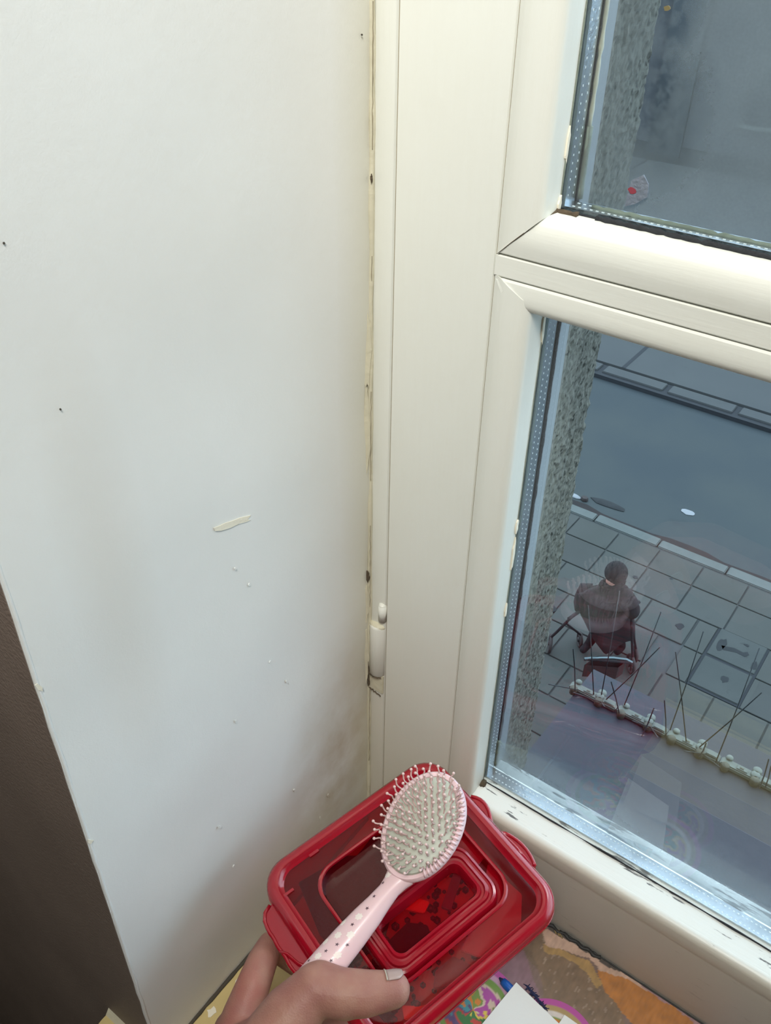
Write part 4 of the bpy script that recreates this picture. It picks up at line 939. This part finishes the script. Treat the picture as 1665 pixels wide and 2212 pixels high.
# painted regions, given as outlines on the sheet (found from the photograph once)
REG = [([(1000, 2060), (1130, 2040), (1150, 2110), (1170, 2160), (1190, 2260), (1000, 2260)], (140, 108, 118)),
       ([(1090, 1985), (1180, 1975), (1185, 2040), (1172, 2110), (1145, 2080), (1125, 2040)], (118, 98, 78)),
       ([(1165, 1990), (1215, 2040), (1260, 2075), (1310, 2140), (1340, 2180), (1370, 2290), (1180, 2290), (1172, 2130), (1150, 2060)], (128, 106, 84)),
       ([(1172, 2012), (1200, 2000), (1280, 2045), (1330, 2090), (1420, 2150), (1400, 2160), (1310, 2110), (1270, 2070), (1210, 2050), (1175, 2040)], (205, 172, 152)),
       ([(1172, 2038), (1210, 2050), (1270, 2075), (1300, 2120), (1292, 2140), (1262, 2095), (1225, 2070), (1175, 2055)], (176, 142, 88)),
       ([(1290, 2095), (1340, 2110), (1400, 2140), (1480, 2190), (1560, 2260), (1420, 2260), (1345, 2190), (1305, 2140)], (190, 124, 58)),
       ([(1330, 2080), (1400, 2100), (1480, 2160), (1600, 2240), (1560, 2270), (1490, 2200), (1400, 2140)], (168, 134, 138)),
       ([(1180, 1985), (1215, 1990), (1300, 2060), (1420, 2120), (1410, 2130), (1300, 2080), (1240, 2040), (1190, 2010)], (70, 66, 62)),
       ([(1195, 1992), (1212, 2000), (1222, 2018), (1208, 2014)], (150, 104, 62))]
def paint_sheet(name, x0, x1, y0, y1, z, step, colf, m, parent):
    nx, ny = int((x1-x0)/step), int((y1-y0)/step); V, Fc, cl = [], [], []
    for j in range(ny+1):
        for i in range(nx+1):
            x, y = x0+i*step, y0+j*step; V.append((x, y, z)); cl.append(colf(x, y))
    for j in range(ny):
        for i in range(nx): a = j*(nx+1)+i; Fc.append((a, a+1, a+nx+2, a+nx+1))
    me = bpy.data.meshes.new(name); me.from_pydata(V, [], Fc); at_ = me.color_attributes.new('Col', 'FLOAT_COLOR', 'POINT')
    for i, c_ in enumerate(cl): at_.data[i].color = (*c_, 1)
    return link(name, me, m, parent)
def pc(x, y):
    q = Vector((x*90, y*90, 0)); w = Vector((x, y, ZP))+Vector((noise.noise(q), noise.noise(q+Vector((9, 0, 0))), 0))*.0022
    px, py = proj(w); c_ = (126, 104, 96)
    for P, cc in REG:
        if inpoly(px, py, P): c_ = cc
    f = 1+.22*noise.noise(Vector((x*500, y*160, 1)))+.22*noise.noise(Vector((x*120, y*120, 5)))
    if c_ == (128, 106, 84) and noise.noise(Vector((x*520, y*150, 8))) > .42: c_ = (158, 138, 120)
    return tuple(min(1, v*f) for v in lin(c_))
paint_sheet('painting', 0.118, 0.50, -0.148, -0.0016, ZP, .0011, pc, M['paint'], pad_)
# dark dried paint edge along the frame
lump_line('torn_tape', [(0.190+.0016*k, -.0030-.001*math.sin(k*.9), ZP+.0004) for k in range(34)], .0016, 'tape', .6, 12, pad_)
lump_line('torn_tape', [(0.205+.004*k, -.0016, ZP+.0001) for k in range(60)], .0007, 'tape', .7, 13, pad_)
for k in range(3):
    tube('brown_pencil_mark', [(.199+.003*k, -.002-.001*k, ZP+.0006), (.204+.003*k, -.0065, ZP+.0006)], .0007, M['leaf'], pad_, 6)
# round colourful drawings
def drawing(name, cx, cy, R, z, seed, label):
    cols = [(176, 70, 160), (214, 190, 170), (120, 150, 60), (220, 130, 40), (60, 150, 160), (90, 70, 120), (200, 60, 50), (40, 120, 60), (230, 200, 80)]
    def cf(r, a):
        if r > .88: return lin((188, 72, 160))
        if r > .74: return lin((178, 150, 96)) if seed else lin((206, 160, 190))
        if r > .62: return lin((110, 150, 60)) if not seed else lin((226, 214, 206))
        k = int((a/(2*PI)*9+3*noise.noise(Vector((r*5, seed, a))))) % len(cols); return lin(cols[k])
    V, Fc, cl = [(cx, cy, z)], [], [lin(cols[3])]; nr, na = 26, 96
    for i in range(1, nr+1):
        for k in range(na):
            r = i/nr; a = 2*PI*k/na; V.append((cx+R*r*math.cos(a), cy+R*r*math.sin(a), z)); cl.append(cf(r, a))
    for k in range(na): Fc.append((0, 1+k, 1+(k+1) % na))
    for i in range(nr-1):
        for k in range(na): a = 1+i*na+k; b_ = 1+i*na+(k+1) % na; Fc.append((a, a+na, b_+na, b_))
    me = bpy.data.meshes.new(name); me.from_pydata(V, [], Fc); at_ = me.color_attributes.new('Col', 'FLOAT_COLOR', 'POINT')
    for i, c_ in enumerate(cl): at_.data[i].color = (*c_, 1)
    o = link(name, me, M['paint']); s_ = o.modifiers.new('t', 'SOLIDIFY'); s_.thickness = .0006; s_.offset = -1
    return tag(o, label, 'drawing')
q = on(1262, 2176, 2, ZP+.001)
drawing('round_drawing', 0.2425, -0.0880, .0360, ZP+.0012, 1, 'round drawing with a magenta border at the bottom right of the white card')
drawing('round_drawing', 0.1800, -0.1010, .0380, ZP+.0018, 0, 'round multicoloured felt-tip drawing poking out under the red box')
pen = empty('felt_tip_pen', (0, 0, 0), 'blue felt-tip pen lying under the corner of the white card', 'pen')
pa, pb = on(1078, 2112, 2, ZP+.004), on(1130, 2165, 2, ZP+.004)
tube('pen_tip', [pa, pa+(pb-pa)*.14], [.0006, .0022], M['navy'], pen, 10); tube('barrel', [pa+(pb-pa)*.14, pa+(pb-pa)*.3, pb], [.0030, .0036, .0036], M['blue'], pen, 12)
bm = bmesh.new(); ry = random.Random(8)
pA, pB = on(1138, 2130, 2, ZP+.003), on(1178, 2180, 2, ZP+.003)
for k in range(26):
    t = k/25; c_ = pA+(pB-pA)*t; a = ry.uniform(-.9, .9)+.6; add_tube(bm, [c_-Vector((math.cos(a), math.sin(a), 0))*.003, c_+Vector((0, 0, .0008)), c_+Vector((math.cos(a), math.sin(a), 0))*.003], .00035, 5)
add_tube(bm, [pA, (pA+pB)/2+Vector((0, 0, .0005)), pB], .0007, 6)
tag(from_bm('yarn_fringe', bm, M['navy'], None, True), 'short navy blue frayed yarn lying along the right edge of the white card', 'yarn')
def card(name, pxs, z, label):
    P = [on(x, y, 2, z) for x, y in pxs]
    return tag(plate(name, [(p.x, p.y) for p in P], z-.0007, z, M['card']), label, 'card')
card('white_card', [(1115, 2122), (1225, 2228), (1120, 2330), (1000, 2262)], ZP+.0095, 'blank white card corner lying on the drawings beside the red box')
card('white_card', [(1219, 2192), (1262, 2222), (1240, 2262), (1195, 2230)], ZP+.0045, 'small white paper corner on the magenta-edged round drawing')
